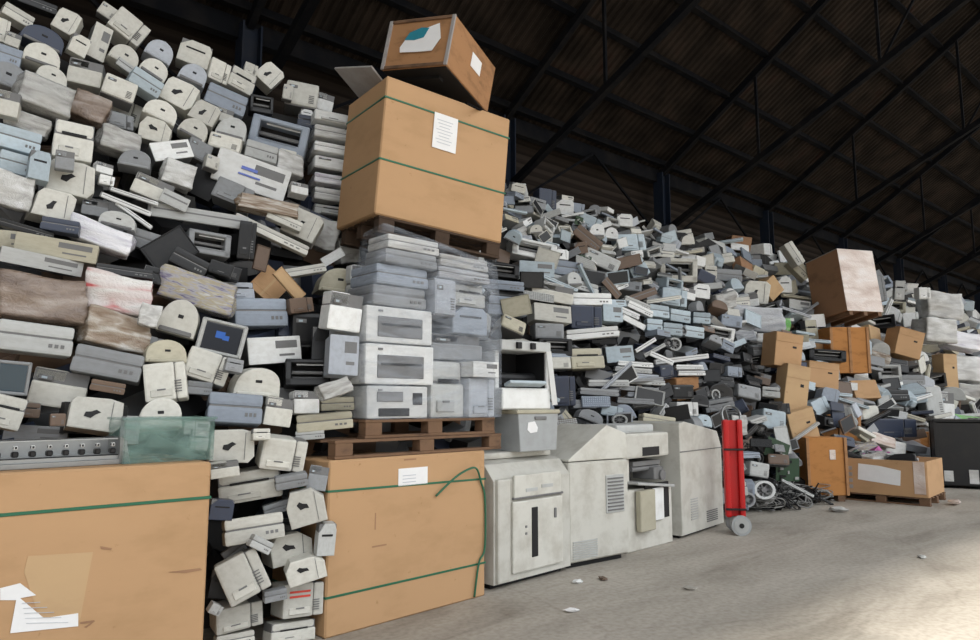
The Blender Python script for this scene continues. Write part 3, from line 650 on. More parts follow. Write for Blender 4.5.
# machine 2: big cabinet with sloped hood
w, d, h = .86, .8, 1.02; o = cab('paper_feeder_cabinet', 'tall beige cabinet with sloping hood and louvred vent near its top', (5.62, 5.14), (w, d, 1.25), -3.5)
ob('body', lambda bm: (box(bm, (0, 0, h/2+.03), (w, d, h-.06), .015), box(bm, (0, .04, .03), (w*.9, d*.9, .06), 0, 1)), ['copier', 'black'], o)
ob('hood', lambda bm: prism(bm, [(-w/2, h+.01), (w/2, h+.01), (w/2-.02, h+.27), (.12, h+.36), (-w/2, h+.03)], -d/2, d/2-.1, 0, .01), ['copier'], o)
q = ob('vent_panel', lambda bm: box(bm, (.22, -d/2-.004, .68), (.27, .012, .38), .003), ['lgrey'], o)
ob('louvres', lambda bm: [box(bm, (.22, -d/2-.014, .52+.035*i), (.23, .012, .013), 0) for i in range(10)], ['copier_dark'], q)
ob('lower_grille', lambda bm: [box(bm, (-.22, -d/2-.004, .1+.022*i), (.34, .01, .011), 0) for i in range(8)], ['lgrey'], o)
# machine 3: opened finisher with cream tray
w, d, h = .95, .75, .66; o = cab('opened_copier', 'opened copier with black cavity and a hanging cream tray', (6.62, 5.28), (w, d, 1.28), 4)
ob('base_cabinet', lambda bm: (box(bm, (0, 0, h/2), (w, d, h), .012),), ['copier'], o)
ob('rear_frame', lambda bm: box(bm, (0, d/2-.1, .95), (w*.96, .2, .62), .01), ['dark'], o)
ob('upper_body', lambda bm: (box(bm, (0, -.02, 1.13), (w, d*.9, .28), .03, 0, None, 2), box(bm, (-w/2+.1, 0, .9), (.2, d*.8, .36), .01)), ['copier'], o)
ob('top_cover', lambda bm: box(bm, (.02, .02, 1.31), (w*.8, d*.6, .1), .03, 0, None, 2), ['lgrey'], o)
ob('feed_mechanism', lambda bm: (box(bm, (.1, -.1, .92), (w*.6, d*.5, .05), 0), cyl(bm, (.1, -.25, .86), .03, w*.6, 'x'), box(bm, (.25, -.2, .8), (.2, .3, .14), .01), cyl(bm, (.3, -.35, .78), .06, .05, 'y')), ['copier_dark'], o)
ob('output_shelf', lambda bm: box(bm, (.05, -.3, .69), (w*.8, .3, .03), .006, 0, Matrix.Rotation(R(6), 3, 'Y')), ['lgrey'], o)
ob('paper_slot', lambda bm: box(bm, (.08, -d*.47, 1.06), (.36, .012, .1), .003), ['black'], o)
q = ob('hanging_tray', lambda bm: (box(bm, (-.16, -d/2-.05, .43), (.3, .07, .44), .01),), ['beige'], o); q['label'] = 'cream plastic tray'
ob('white_door', lambda bm: box(bm, (.13, -d/2-.025, .47), (.22, .03, .36), .008), ['white'], o)
ob('black_gap', lambda bm: box(bm, (.15, -d/2+.004, .5), (.5, .02, .4), 0), ['black'], o)
# machine 4
w, d, h = 1.26, .8, 1.16; o = cab('floor_copier', 'beige sloping-top cabinet with two small grilles next to the red hand truck', (7.87, 5.43), (w, d, h), 9)
ob('body', lambda bm: (prism(bm, [(-w/2, .04), (w/2, .04), (w/2, h-.12), (w/2-.12, h+.08), (-w/2+.16, h+.22), (-w/2, h+.2)], -d/2, d/2, 0, .012), box(bm, (0, .04, .02), (w*.9, d*.9, .05), 0, 1)), ['copier', 'black'], o)
ob('seam_band', lambda bm: box(bm, (0, -d/2-.001, h-.14), (w, .008, .012), 0), ['copier_dark'], o)
ob('left_grille', lambda bm: [box(bm, (-.28, -d/2-.003, .2+.03*i), (.2, .008, .013), 0) for i in range(9)], ['lgrey'], o)
ob('right_grille', lambda bm: [box(bm, (.25, -d/2-.003, .12+.025*i), (.34, .008, .012), 0) for i in range(6)], ['copier_dark'], o)
# grey bin and opened printer on machine 1
o = empty('grey_bin', at(524, 450, 5.0), (0, 0, R(2))); tag(o, 'grey plastic bin with white sticker sitting on the wide copier', 'bin')
o.location.z = 1.152
ob('body', lambda bm: prism(bm, [(-.25, 0), (.25, 0), (.28, .36), (-.28, .36)], -.2, .25, 0, .01), ['midgrey'], o)
ob('rim', lambda bm: box(bm, (0, .03, .37), (.6, .49, .04), .01), ['beige'], o)
ob('sticker', lambda bm: prism(bm, [(-.16, .2), (-.15, .27), (-.06, .28), (-.02, .22), (-.03, .18), (-.12, .17)], -.205, -.201), ['paper'], o)
ob('latch', lambda bm: box(bm, (.02, -.205, .31), (.16, .02, .03), .004), ['copier_dark'], o)
reg_obj(o, (-.28, -.2, 0), (.28, .25, .39))
o = empty('opened_printer', (4.62+.04, 5.06, 1.545), (0, 0, R(-2))); tag(o, 'large white printer frame with empty black inside, standing on the grey bin', 'printer')
ob('frame', lambda bm: (box(bm, (0, 0, .1), (.62, .5, .2), .012), box(bm, (0, .22, .38), (.62, .05, .6), 0, 1), box(bm, (.252, .0, .37), (.012, .44, .36), 0, 1), box(bm, (.285, 0, .36), (.05, .5, .4), .01), box(bm, (-.285, .05, .36), (.05, .4, .4), .01)), ['white', 'black'], o)
ob('inner_drum', lambda bm: (cyl(bm, (0, -.05, .3), .05, .5, 'x'), box(bm, (.1, -.1, .25), (.3, .2, .06), .006)), ['dark'], o)
ob('side_arm', lambda bm: bar(bm, (.28, -.25, .56), (.33, -.28, .04), .04, .05), ['white'], o)
ob('top_frame', lambda bm: (box(bm, (0, -.05, .6), (.64, .4, .1), .01, 0), box(bm, (-.12, -.27, .6), (.05, .03, .06), 0, 1), box(bm, (.06, -.27, .6), (.05, .03, .06), 0, 1)), ['lgrey', 'black'], o)
ob('output_tray', lambda bm: box(bm, (-.04, -.27, .24), (.46, .1, .03), .005, 0, Matrix.Rotation(R(-20), 3, 'X')), ['lblue'], o)
reg_obj(o, (-.32, -.25, 0), (.32, .25, .65))
# red hand truck
g0 = atz(741, 536)
o = empty('hand_truck', (g0.x+.1, g0.y+.12, 0), (0, 0, R(-46))); tag(o, 'bright red upright hand truck with grey wheel beside the beige cabinets', 'hand truck')
for q_ in (-1, 1):
    ob('side_rail', lambda bm: box(bm, (q_*.085, 0, .8), (.07, .1, 1.2), .025, 0, None, 2), ['red'], o)
    q = ob('wheel', lambda bm: cyl(bm, (.03, q_*.13, .12), .12, .05, 'y', 28, 0), ['midgrey'], o)
    ob('wheel_hub', lambda bm: (cyl(bm, (.03, q_*.13, .12), .09, .06, 'y', 24, 0), cyl(bm, (.03, q_*.13, .12), .03, .075, 'y', 16, 1)), ['lgrey', 'dark'], q)
ob('back_plate', lambda bm: box(bm, (0, .02, .8), (.14, .03, 1.18), .005), ['red'], o)
for z_ in (1.03, .3): ob('cross_bar', lambda bm: box(bm, (0, -.055, z_), (.25, .02, .025), .004), ['dark'], o)
ob('handle', lambda bm: tube(bm, smooth([(-.1, .0, 1.38), (-.11, .04, 1.48), (-.05, .12, 1.56), (.05, .12, 1.56), (.11, .04, 1.48), (.1, 0, 1.38)], 6), .016, 8), ['steel'], o)
ob('toe_plate', lambda bm: box(bm, (.06, -.02, .1), (.16, .24, .025), .004), ['steel'], o)
ob('axle', lambda bm: tube(bm, [(.03, -.16, .12), (.03, .16, .12)], .014, 8), ['steel'], o)
# things standing on the left carton
o = empty('rack_chassis', (at(50, 470, 4.5).x, 4.5, H1+.001), (0, 0, R(4))); tag(o, 'low black and silver rack chassis lying on left end of long carton', 'chassis')
ob('tray', lambda bm: (box(bm, (0, .01, .03), (.68, .28, .05), .006, 1), box(bm, (0, -.14, .015), (.69, .02, .03), .003, 0), box(bm, (0, .1, .09), (.66, .08, .1), .004, 1)), ['steel', 'dark'], o)
ob('top_rail', lambda bm: box(bm, (0, -.1, .14), (.62, .012, .008), .002), ['lgrey'], o)
for i in range(8): ob('connector', lambda bm: (box(bm, (-.27+.077*i, -.12, .075), (.03, .04, .03), .006, 0), box(bm, (-.27+.077*i, -.125, .11), (.018, .03, .02), .004, 1)), ['dark', 'white'], o)
ob('end_bracket', lambda bm: prism(bm, [(.3, 0), (.36, 0), (.33, .14), (.3, .15)], -.15, .1), ['steel'], o)
reg_obj(o, (-.35, -.15, 0), (.35, .15, .15))
o = empty('plastic_tub', (at(158, 466, 4.55).x, 4.5, H1+.001), (0, 0, R(2))); tag(o, 'translucent green-grey plastic tub on the right end of long carton', 'tub')
def tub(bm):
    for (c, s) in (((0, -.15, .125), (.5, .012, .25)), ((0, .15, .125), (.5, .012, .25)), ((-.25, 0, .125), (.012, .3, .25)), ((.25, 0, .125), (.012, .3, .25)), ((0, 0, .006), (.5, .3, .012))): box(bm, c, s, .002)
ob('body', tub, ['tubplastic'], o)
ob('rim', lambda bm: (box(bm, (0, -.155, .25), (.53, .025, .015), .003), box(bm, (0, .155, .25), (.53, .025, .015), .003), box(bm, (-.255, 0, .25), (.02, .3, .015), .003), box(bm, (.255, 0, .25), (.02, .3, .015), .003)), ['tubplastic'], o)
reg_obj(o, (-.25, -.15, 0), (.25, .15, .25))
# right side: crates and cartons
o = empty('plywood_crate', (at(822, 503, 5.35).x+.15, 5.45, .1), (0, 0, R(-40))); tag(o, 'orange plywood crate on small pallet behind cables, left of low pallet box', 'crate')
ob('body', lambda bm: box(bm, (0, 0, .47), (.62, .62, .94), .008), ['orangewood'], o)
ob('corner_batten', lambda bm: (box(bm, (-.315, -.315, .47), (.05, .05, .94), .004), box(bm, (.315, -.315, .47), (.05, .05, .94), .004)), ['wood'], o)
ob('glossy_label', lambda bm: box(bm, (.1, -.318, .66), (.1, .006, .16), .002), ['wpink'], o)
ob('skid', lambda bm: (box(bm, (-.22, 0, -.05), (.12, .6, .1), .004), box(bm, (.22, 0, -.05), (.12, .6, .1), .004)), ['palletwood'], o)
reg_obj(o, (-.33, -.33, -.1), (.33, .33, .94))
PB = (13.0, 4.68)
pallet('wooden_pallet', 'dark pallet on floor under the low carton box at right', 1.4, 1.15, .13, (PB[0], PB[1], 0), (0, 0, R(-84)))
o = empty('pallet_box', (PB[0], PB[1], .131), (0, 0, R(-84))); tag(o, 'wide low cardboard pallet box with white label filled with scrap', 'box')
wb, db, hb = 1.35, 1.15, .56
def pb(bm):
    for (c, s) in (((0, -db/2, hb/2), (wb, .02, hb)), ((0, db/2, hb/2), (wb, .02, hb)), ((-wb/2, 0, hb/2), (.02, db, hb)), ((wb/2, 0, hb/2), (.02, db, hb)), ((0, 0, hb*.35), (wb-.02, db-.02, hb*.7))): box(bm, c, s, .003)
ob('body', pb, ['card'], o)
for (y_, x_, w_, n_) in ((.05, 0, .5, 0),):
    ob('white_label', lambda bm: prismx(bm, [(-.22, .2), (.4, .24), (.4, .42), (-.15, .46), (-.3, .3)], -wb/2-.016, -wb/2-.011), ['paper'], o)
LB = ob('front_sticker', lambda bm: prism(bm, [(-.32, .22), (.3, .16), (.32, .4), (0, .46), (-.3, .48)], -db/2-.016, -db/2-.011), ['paper'], o)
ob('print_block', lambda bm: [box(bm, (-.5, -db/2-.013, .1+.1*i), (.2, .004, .06), 0) for i in range(4)], ['cardgrey'], o)
ob('plastic_cover', lambda bm: (box(bm, (wb/2-.1, -db/2-.014, .3), (.16, .008, .5), .003), box(bm, (-wb/2-.014, -.38, .3), (.008, .2, .5), .003)), ['wpink'], o)
reg_obj(o, (-wb/2, -db/2, 0), (wb/2, db/2, hb))
# face towards the camera is the -x side: put the labels there too
cw = at(842, 322, 7.0)
WM = Matrix.Translation(at(843, 287, 6.75)) @ Rfit(-25, -8, 0)
dist = (WM.translation-CAM).dot(FW); s_ = dist/F
o = empty('wrapped_carton'); o.matrix_world = WM; tag(o, 'tall brown carton, one side white with film, tilted high above orange crates', 'carton')
wa, da, ha = 42*s_, 44*s_, 62*s_
ob('body', lambda bm: box(bm, (0, 0, 0), (wa, da, ha), .01), ['carddark'], o)
q = ob('film_side', lambda bm: (box(bm, (0, -da/2-.006, 0), (wa*1.01, .012, ha*1.01), .004)), ['wpink'], o)
ob('top_flap', lambda bm: box(bm, (0, 0, ha/2+.006), (wa*1.02, da*1.02, .012), .003), ['cardgrey'], o)
ob('pallet_foot', lambda bm: [box(bm, (x_*wa*.4, 0, -ha/2-.05), (.1, da, .1), .004) for x_ in (-1, 0, 1)], ['palletwood'], o)
reg(WM.translation, [WM.to_3x3().col[i] for i in range(3)], (wa/2, da/2, ha/2+.1))
def ccrate(name, label, px, py, Y, wpx, hpx, ang, mat, roll=0, pit=0, dr=.9, cat='crate', battens=True):
    c = at(px, py, Y); s = (c-CAM).dot(FW)/F
    w_, h_ = wpx*s, hpx*s; d_ = w_*dr
    m4 = Matrix.Translation(c) @ Rfit(ang, pit, roll) @ Matrix.Translation((0, d_/2, 0))
    o = empty(name); o.matrix_world = m4; tag(o, label, cat)
    ob('body', lambda bm: box(bm, (0, 0, 0), (w_, d_, h_), .008), [mat], o)
    if battens:
        [ob('batten', lambda bm: box(bm, (x_*w_*.46, -d_/2-.01, 0), (w_*.07, .025, h_), .003), ['wood' if mat == 'orangewood' else 'palletwood'], o) for x_ in (-1, 0, 1)]
    else:
        ob('flap', lambda bm: (box(bm, (0, -d_*.3, h_/2+.006), (w_, d_*.45, .008), 0, 0, Matrix.Rotation(R(8), 3, 'X')), box(bm, (0, -d_/2-.004, h_*.36), (w_*.98, .006, h_*.26), .002)), [mat], o)
        ob('handle_hole', lambda bm: box(bm, (w_*.2, -d_/2-.002, h_*.1), (w_*.14, .01, h_*.06), .002), ['black'], o)
    reg(m4.translation, [m4.to_3x3().col[i] for i in range(3)], (w_/2, d_/2, h_/2)); return o
ccrate('plywood_crate', 'orange crate directly under the tilted film-wrapped carton', 850, 350, 6.25, 40, 46, -40, 'orangewood')
ccrate('plywood_crate', 'orange battened crate below the long grey-brown carton', 840, 428, 6.0, 50, 28, -25, 'orangewood', 4)
ccrate('cardboard_carton', 'plain brown carton above the tall leaning cardboard sheets', 789, 350, 5.9, 30, 34, -30, 'card', 8, cat='carton', battens=False, dr=.8)
ccrate('cardboard_carton', 'tall brown carton leaning left behind the black cables', 797, 390, 5.75, 26, 50, -30, 'cardlight', 10, cat='carton', battens=False, dr=.7)
ccrate('cardboard_carton', 'slanted brown carton just above the orange pallet crate', 804, 427, 5.6, 30, 34, -30, 'cardlight', -14, cat='carton', battens=False, dr=.6)
ccrate('cardboard_carton', 'small brown carton beside the tall leaning carton', 824, 375, 6.1, 34, 26, -30, 'card', 6, cat='carton', battens=False, dr=.8)
ccrate('cardboard_carton', 'long grey-brown carton sloping above an orange battened crate', 842, 404, 6.0, 64, 20, -15, 'cardgrey', 12, cat='carton', battens=False, dr=.5)
ccrate('cardboard_carton', 'brown carton with pale film side in the far heap', 910, 343, 6.3, 26, 28, -40, 'card', 16, cat='carton', battens=False, dr=.9)
ccrate('plywood_crate', 'small orange wooden box beside the black bins at right', 930, 451, 5.4, 20, 37, -50, 'orangewood')
ccrate('cardboard_carton', 'narrow upright light brown carton near the far white bales', 951, 371, 6.2, 16, 34, -30, 'cardlight', cat='carton', battens=False)
ccrate('cardboard_carton', 'worn orange-brown carton lying above the beige cabinets', 688, 389, 6.2, 32, 22, -10, 'wood', -4, cat='carton', battens=False, dr=.5)
# black bins
b1_, b2_ = atz(964, 489), atz(1006, 486)
for i, (x_, lab) in enumerate(((b1_, 'black mesh bin standing right of the cardboard pallet box'), (b2_, 'black mesh bin at the right edge, behind the nearer bin'))):
    o = empty('mesh_bin', (x_.x+.45, x_.y+.1, 0), (0, 0, R(-68))); tag(o, lab, 'bin')
    ob('body', lambda bm: (box(bm, (0, 0, .65), (.95, .9, 1.2), .02),), ['dark'], o)
    ob('top_rim', lambda bm: box(bm, (0, 0, 1.27), (1.0, .96, .05), .01), ['dark'], o)
    [ob('corner_post', lambda bm: box(bm, (a*.47, b_*.44, .65), (.05, .05, 1.3), .004), ['dark'], o) for a in (-1, 1) for b_ in (-1, 1)]
    for x__, h__ in ((-.3, .2), (.1, .26)): ob('white_sheet', lambda bm: box(bm, (x__, -.46, .23), (.15, .01, h__), .002), ['wlight'], o)
    reg_obj(o, (-.5, -.48, 0), (.5, .48, 1.3))

# ---------------------------------------------------------------- the left heap, thing by thing: x y w h roll kind tone
LEFT = """
279 135 60 32 10 open bluegrey
252 175 78 34 14 case white
200 216 104 14 2 bar lgrey
97 414 56 36 8 logo cream
272 234 84 10 22 slab cream
36 338 80 32 5 slab lgrey
42 297 88 44 3 wrap wbrown
118 293 66 38 8 wrap wred
198 290 76 32 15 wrap wmulti
100 234 64 22 18 wrap wwhite
57 248 86 20 6 case beige
43 262 86 16 5 case lgrey
119 330 62 36 10 wrap wmix
108 363 72 30 11 slab grey
59 389 58 40 10 box cream
165 381 44 40 -8 box cream
160 413 46 32 -3 dome cream
8 412 34 36 15 box cream
12 378 36 36 5 crt grey
36 434 66 18 5 case grey
222 338 48 36 12 crt lgrey
262 312 54 30 -4 slab bluegrey
275 350 54 28 -6 case white
258 382 48 30 3 dome cream
236 408 56 32 4 slab bluegrey
279 412 28 30 8 box cream
307 402 26 24 0 box white
346 312 34 40 5 box white
344 355 30 42 3 case silver
338 404 34 14 -2 slab beige
325 422 58 18 -5 slab beige
233 446 46 36 2 logo cream
284 455 46 34 8 box cream
308 372 46 28 0 open dark
312 330 40 36 0 box dark
208 366 46 32 18 box cream
180 317 40 38 15 dome cream
167 351 42 24 0 dome beige
303 224 38 30 22 logo cream
340 280 42 26 3 dome beige
302 305 24 16 -10 box brown
306 270 42 9 -15 slab cream
333 257 24 10 -35 panel white
262 258 14 26 10 panel brown
270 285 32 30 40 card card
290 284 38 12 45 panel cardlight
170 250 48 36 -38 panel dark
145 240 42 20 15 slab grey
210 243 44 24 3 open grey
327 234 22 30 10 wrap wgrey
285 220 38 10 20 slab cream
270 205 60 14 5 wrap wmix
233 192 40 22 20 box grey
291 163 26 20 5 wrap wlight
300 188 18 12 5 box white
213 162 14 14 10 box cream
19 15 35 13 15 slab cream
3 30 14 24 5 box cream
13 39 16 14 10 box cream
35 2 50 10 5 slab dark
67 21 26 24 20 logo cream
108 11 20 14 25 box cream
130 26 40 24 28 box cream
44 36 48 20 10 dome darkblue
80 45 20 20 15 box cream
100 42 20 36 12 case cream
43 54 40 22 6 dome cream
161 50 30 20 20 dome silver
195 53 34 24 12 box cream
126 55 32 20 20 dome cream
85 72 36 26 5 box cream
128 67 26 8 25 bar lgrey
156 68 30 18 25 dome cream
147 82 36 18 20 slab lblue
8 74 46 26 8 dome grey
5 54 36 20 8 slab bluegrey
53 75 34 18 10 dome cream
48 94 56 30 8 wrap wgrey
90 106 38 26 15 wrap wbrown
120 88 36 22 12 box cream
124 110 38 24 12 box cream
194 73 30 20 15 dome silver
180 93 36 28 22 logo cream
7 103 26 26 5 box cream
27 122 46 18 12 wrap wgrey
162 110 36 20 18 dome cream
205 112 30 22 20 logo cream
195 128 30 20 25 dome cream
155 130 34 24 10 logo cream
18 139 50 24 6 slab lblue
74 140 42 40 2 box cream
122 140 40 22 5 wrap wgrey
135 158 34 18 5 dome grey
172 150 40 20 -20 case white
19 164 42 22 5 slab lblue
220 71 22 22 10 box cream
243 80 28 22 15 box cream
251 69 14 12 10 box cream
270 74 26 22 35 logo cream
302 94 34 26 5 box cream
288 92 10 16 5 box cream
227 99 44 22 14 slab bluegrey
262 104 24 18 0 open dark
232 127 32 22 10 dome lgrey
262 151 34 18 8 slab lgrey
225 142 34 16 10 box cream
325 102 18 18 10 box white
307 114 12 10 0 box white
312 122 30 14 5 box darkblue
291 157 24 14 5 box cream
190 136 46 16 30 slab dark
72 178 50 36 3 logo cream
13 190 40 34 8 wrap wlight
55 204 44 30 6 logo cream
105 168 18 11 5 box white
107 180 16 10 5 box white
153 188 42 22 18 box cream
180 173 32 24 10 wrap wlight
126 204 56 5 18 bar white
134 196 52 4 14 bar white
134 215 44 4 35 bar white
118 219 38 16 10 dome lgrey
95 208 28 16 5 box grey
10 240 24 20 0 case beige
125 271 60 10 3 slab dark
27 229 60 8 8 slab dark
30 410 22 16 5 box brown
58 420 16 14 0 box brown
108 387 36 12 10 slab brown
336 388 30 16 -20 wrap wgrey
262 434 18 12 0 box cream
310 435 30 10 -4 slab lgrey
197 428 26 14 3 case lgrey
200 388 26 14 5 slab grey
250 486 66 32 -8 box cream
306 508 40 38 -12 logo cream
278 508 30 12 -15 slab grey
255 529 62 28 -5 slab cream
292 549 44 32 -6 logo cream
235 552 26 14 -35 slab grey
243 577 48 46 -25 box cream
306 571 42 26 -12 logo cream
304 600 42 36 3 box cream
276 596 24 12 -5 slab grey
240 618 50 26 -5 box cream
294 632 46 22 3 box cream
216 610 12 12 30 box lgrey
236 640 40 14 0 slab cream
225 470 30 16 -6 box cream
318 478 20 26 10 box grey
222 510 24 22 8 box darkblue
327 540 18 34 3 box lgrey
220 585 20 30 10 box dark
262 545 22 14 30 slab lgrey
292 482 34 14 -8 slab grey
285 525 24 14 5 box dark

150 315 20 22 10 wrap wlight
150 350 26 30 10 box grey
235 365 18 14 10 box grey
200 440 18 22 5 box lgrey
130 430 20 30 3 box lgrey
190 262 40 18 25 slab dark
225 270 34 14 15 box dark
247 240 18 40 3 box dark
240 290 30 18 -5 box silver
155 275 24 18 10 box dark
60 225 40 14 5 slab darkblue
120 120 30 16 0 box grey
200 150 26 20 15 box grey
240 150 22 16 0 box lgrey
175 200 30 14 20 bar lgrey
65 160 20 20 0 box grey
40 165 22 30 4 box lblue
225 115 18 14 10 box cream
280 180 30 18 10 box brown
350 250 20 26 -10 wrap wgrey
345 232 28 14 5 panel grey
320 345 16 40 2 box dark
200 20 1 1 0 box cream
"""
for ln in LEFT.strip().splitlines():
    q = ln.split() or ["0"]*7
    if float(q[2]) < 2: continue
    a = [float(v) for v in q[:5]]
    hand(*a, q[5], q[6], True, -.4 if a[0] > 324 and 285 < a[1] < 398 else 0)
# red marks on one printer of the gap, blue mark on the large white box
bpy.context.view_layer.update()
for rt, kd, tn, pr in ITEMS:
    if abs(pr[0]-304) < 12 and abs(pr[1]-600) < 12 and tn == 'cream':
        o = ob('red_stripes', lambda bm: (box(bm, (-.1, -.515, .26), (.5, .02, .06), 0), box(bm, (-.1, -.515, .12), (.5, .02, .06), 0)), ['redink'], rt); break
for rt, kd, tn, pr in ITEMS:
    if kd == 'case' and tn == 'white' and abs(pr[0]-252) < 14 and abs(pr[1]-175) < 12:
        ob('blue_mark', lambda bm: (box(bm, (-.05, -.535, .12), (.22, .02, .09), 0), box(bm, (-.03, -.535, -.08), (.3, .02, .05), 0)), ['blueink'], rt); break
# white film-wrapped stack left of the large carton
for i in range(7):
    c = at(338, 118+i*15.5, 6.05); s = (c-CAM).dot(FW)/F
    A = frame(c, 2, 0, 0); o = put('slab' if i % 3 else 'box', ['white', 'wlight', 'white', 'white', 'wwhite', 'wlight', 'lgrey'][i], c+A[1]*.2, A, (42*s/.9, .4, (13 if i % 2 else 10.5)*s), i)

# ---------------------------------------------------------------- centre and right heap, placed things
CEN = """
565 207 18 16 3 box white
548 200 18 24 2 box darkblue
625 220 16 13 0 box white
590 222 24 14 20 box lblue
597 230 16 14 0 dome white
535 249 46 18 8 open white
537 269 36 16 0 case lblue
602 260 38 15 25 box lgrey
567 268 34 15 5 slab bluegrey
679 270 38 25 2 open cream
638 267 18 22 -25 box lblue
553 293 44 18 8 box cream
593 299 40 13 -3 slab white
553 313 38 18 3 case cream
508 306 40 20 3 slab bluegrey
572 283 58 10 8 slab lgrey
627 262 30 12 -15 panel brown
502 270 36 15 2 open dark
503 285 44 10 3 slab bluegrey
510 296 40 10 3 slab dark
588 238 32 13 40 slab brown
632 242 28 18 -5 box lblue
612 233 14 12 5 dome white
675 297 26 18 8 box lblue
612 288 24 8 45 bar brown
655 253 40 6 6 bar cream
640 296 36 8 -20 bar brown
587 317 32 25 0 box darkblue
613 313 20 18 2 case lblue
634 322 26 6 28 panel white
628 312 26 6 25 slab white
641 309 28 7 20 slab white
638 303 28 6 20 slab lgrey
660 311 20 13 5 slab lblue
681 316 21 13 5 slab lblue
702 318 18 12 5 slab lblue
655 325 16 13 5 slab lblue
673 329 20 13 6 slab lblue
695 332 20 12 5 slab lblue
702 291 17 15 5 box white
732 321 22 13 8 box bluegrey
593 333 54 11 -6 slab white
550 331 30 17 0 box grey
556 347 34 18 0 open dark
557 363 30 13 -2 box cream
588 358 34 22 -3 box beige
620 354 28 17 -5 case lblue
564 391 24 32 -2 box darkblue
609 383 42 7 0 slab lgrey
600 392 40 7 3 slab grey
636 364 36 5 4 slab white
634 370 38 5 4 slab lgrey
640 376 40 5 3 slab silver
645 382 42 5 3 slab lgrey
640 389 40 5 4 slab grey
646 395 38 5 3 slab silver
636 401 38 6 3 slab grey
682 359 56 5 -7 bar white
646 345 24 4 -30 bar white
655 350 24 4 -28 bar lgrey
662 358 26 5 25 bar white
690 367 28 5 0 slab white
692 373 28 5 0 slab white
688 409 22 15 0 box white
585 404 24 9 0 slab grey
592 416 26 12 20 dome grey
569 420 20 9 45 bar beige
612 411 22 11 10 box lblue
620 420 16 12 0 fan lgrey
675 344 14 14 0 fan lgrey
660 420 34 10 8 slab beige
711 272 13 14 5 box cream
728 275 30 13 3 slab grey
757 292 28 24 5 logo cream
737 302 28 10 -5 slab cream
785 285 14 16 0 box white
795 253 26 10 60 slab cream
800 268 26 12 50 slab beige
757 319 52 26 0 wrap wsilver
722 334 26 15 10 open white
782 328 16 20 0 wrap wgreen
770 340 26 14 0 wrap wlight
800 305 22 10 5 case lgrey
815 310 16 8 0 box white
812 330 12 22 -3 box beige
828 355 38 12 4 open dark
855 368 26 20 5 wrap wlight
893 428 50 20 0 box darkblue
882 408 30 8 -30 panel white
895 414 26 8 10 panel white
968 420 34 9 8 wrap wgreen
925 293 12 12 0 box white
945 305 34 26 6 wrap wlight
942 330 30 24 4 wrap wlight
965 340 34 16 12 wrap wwhite
970 368 30 26 5 wrap wlight
972 395 26 22 5 wrap wgrey
935 402 18 34 0 box lgrey
948 408 14 34 5 box white
880 288 12 28 -5 box grey
872 300 14 20 10 box lgrey
900 290 10 20 5 box lgrey
890 372 24 16 0 open lgrey
895 395 30 12 0 slab dark
912 380 28 10 0 slab grey
775 420 24 22 10 box lblue
783 440 14 30 -5 panel lgrey
750 392 24 14 10 box grey
740 425 14 20 0 wrap wgrey
760 470 20 16 10 box lgrey
700 400 20 12 10 dome dark
722 392 26 18 15 dome dark
720 405 30 12 -10 box grey
765 490 22 20 0 fan lgrey
748 500 16 16 0 fan grey
788 470 24 24 0 board green
778 450 24 20 20 board green
862 448 30 8 -10 wrap wmulti
884 440 24 10 15 wrap wpink
"""
KEEP = []
for ln in CEN.strip().splitlines():
    q = ln.split(); a = [float(v) for v in q[:5]]
    hand(*a, q[5], q[6], False); KEEP.append((a[0], a[1], a[2], a[3]))
# scrap lying in the low pallet box
for i in range(9):
    rn = random.Random(i); c = Vector((PB[0]+rn.uniform(-.45, .45), PB[1]+rn.uniform(-.4, .5), .131+hb*.7+.12))
    A = frame(c, rn.uniform(-30, 30), rn.uniform(-1, 1), rn.uniform(-.4, .4))
    kd, tn = [('wrap', 'magenta'), ('slab', 'dark'), ('panel', 'magenta'), ('wrap', 'wlight'), ('box', 'dark'), ('cable', 'cable'), ('slab', 'grey'), ('panel', 'white'), ('board', 'green')][i]
    put(kd, tn, c, A, (.42, .3, .2), i)
TW['magenta'] = 'magenta'
# ---------------------------------------------------------------- rest of the centre and right heap
def ridge(X): return min(5.5, 5.27+.015*max(0, X-8))
rn = random.Random(11); placed = 0
KT = [('box', 24), ('slab', 16), ('case', 14), ('dome', 10), ('logo', 7), ('open', 7), ('crtback', 5), ('bar', 7), ('panel', 7), ('kb', 3), ('wrap', 4), ('board', 1)]
TT = [('cream', 17), ('white', 14), ('lgrey', 15), ('lblue', 15), ('bluegrey', 7), ('grey', 12), ('dark', 14), ('beige', 7), ('darkblue', 4), ('brown', 4), ('silver', 5)]
def pick(L):
    s = rn.uniform(0, sum(w for _, w in L))
    for k, w in L:
        s -= w
        if s <= 0: return k
    return L[0][0]
SZ = dict(box=(.42, .34, .26), slab=(.44, .32, .11), case=(.42, .38, .14), dome=(.38, .32, .24), logo=(.38, .32, .28), open=(.46, .34, .26), crtback=(.36, .34, .32), bar=(.8, .08, .06), panel=(.42, .04, .26), kb=(.45, .03, .16), wrap=(.5, .36, .3), board=(.3, .03, .22), cable=(.6, .3, .5), fan=(.22, .09, .22), card=(.45, .4, .35))
def auto(p, kd, tn, sc, yaw, pitch, roll, lim):
    W_, D_, H_ = [v*sc*rn.uniform(.85, 1.15) for v in SZ[kd]]
    A = frame(p, roll, yaw, pitch, .35); c = p+A[1]*(D_/2)
    if c.y+.5*max(W_, D_) > 9.12: return False
    if pen(c, A, (W_*.47, D_*.47, H_*.47)) > lim: return False
    put(kd, tn, c, A, (W_, D_, H_), rn.randrange(5), False); reg(c, A, (W_/2, D_/2, H_/2)); return True
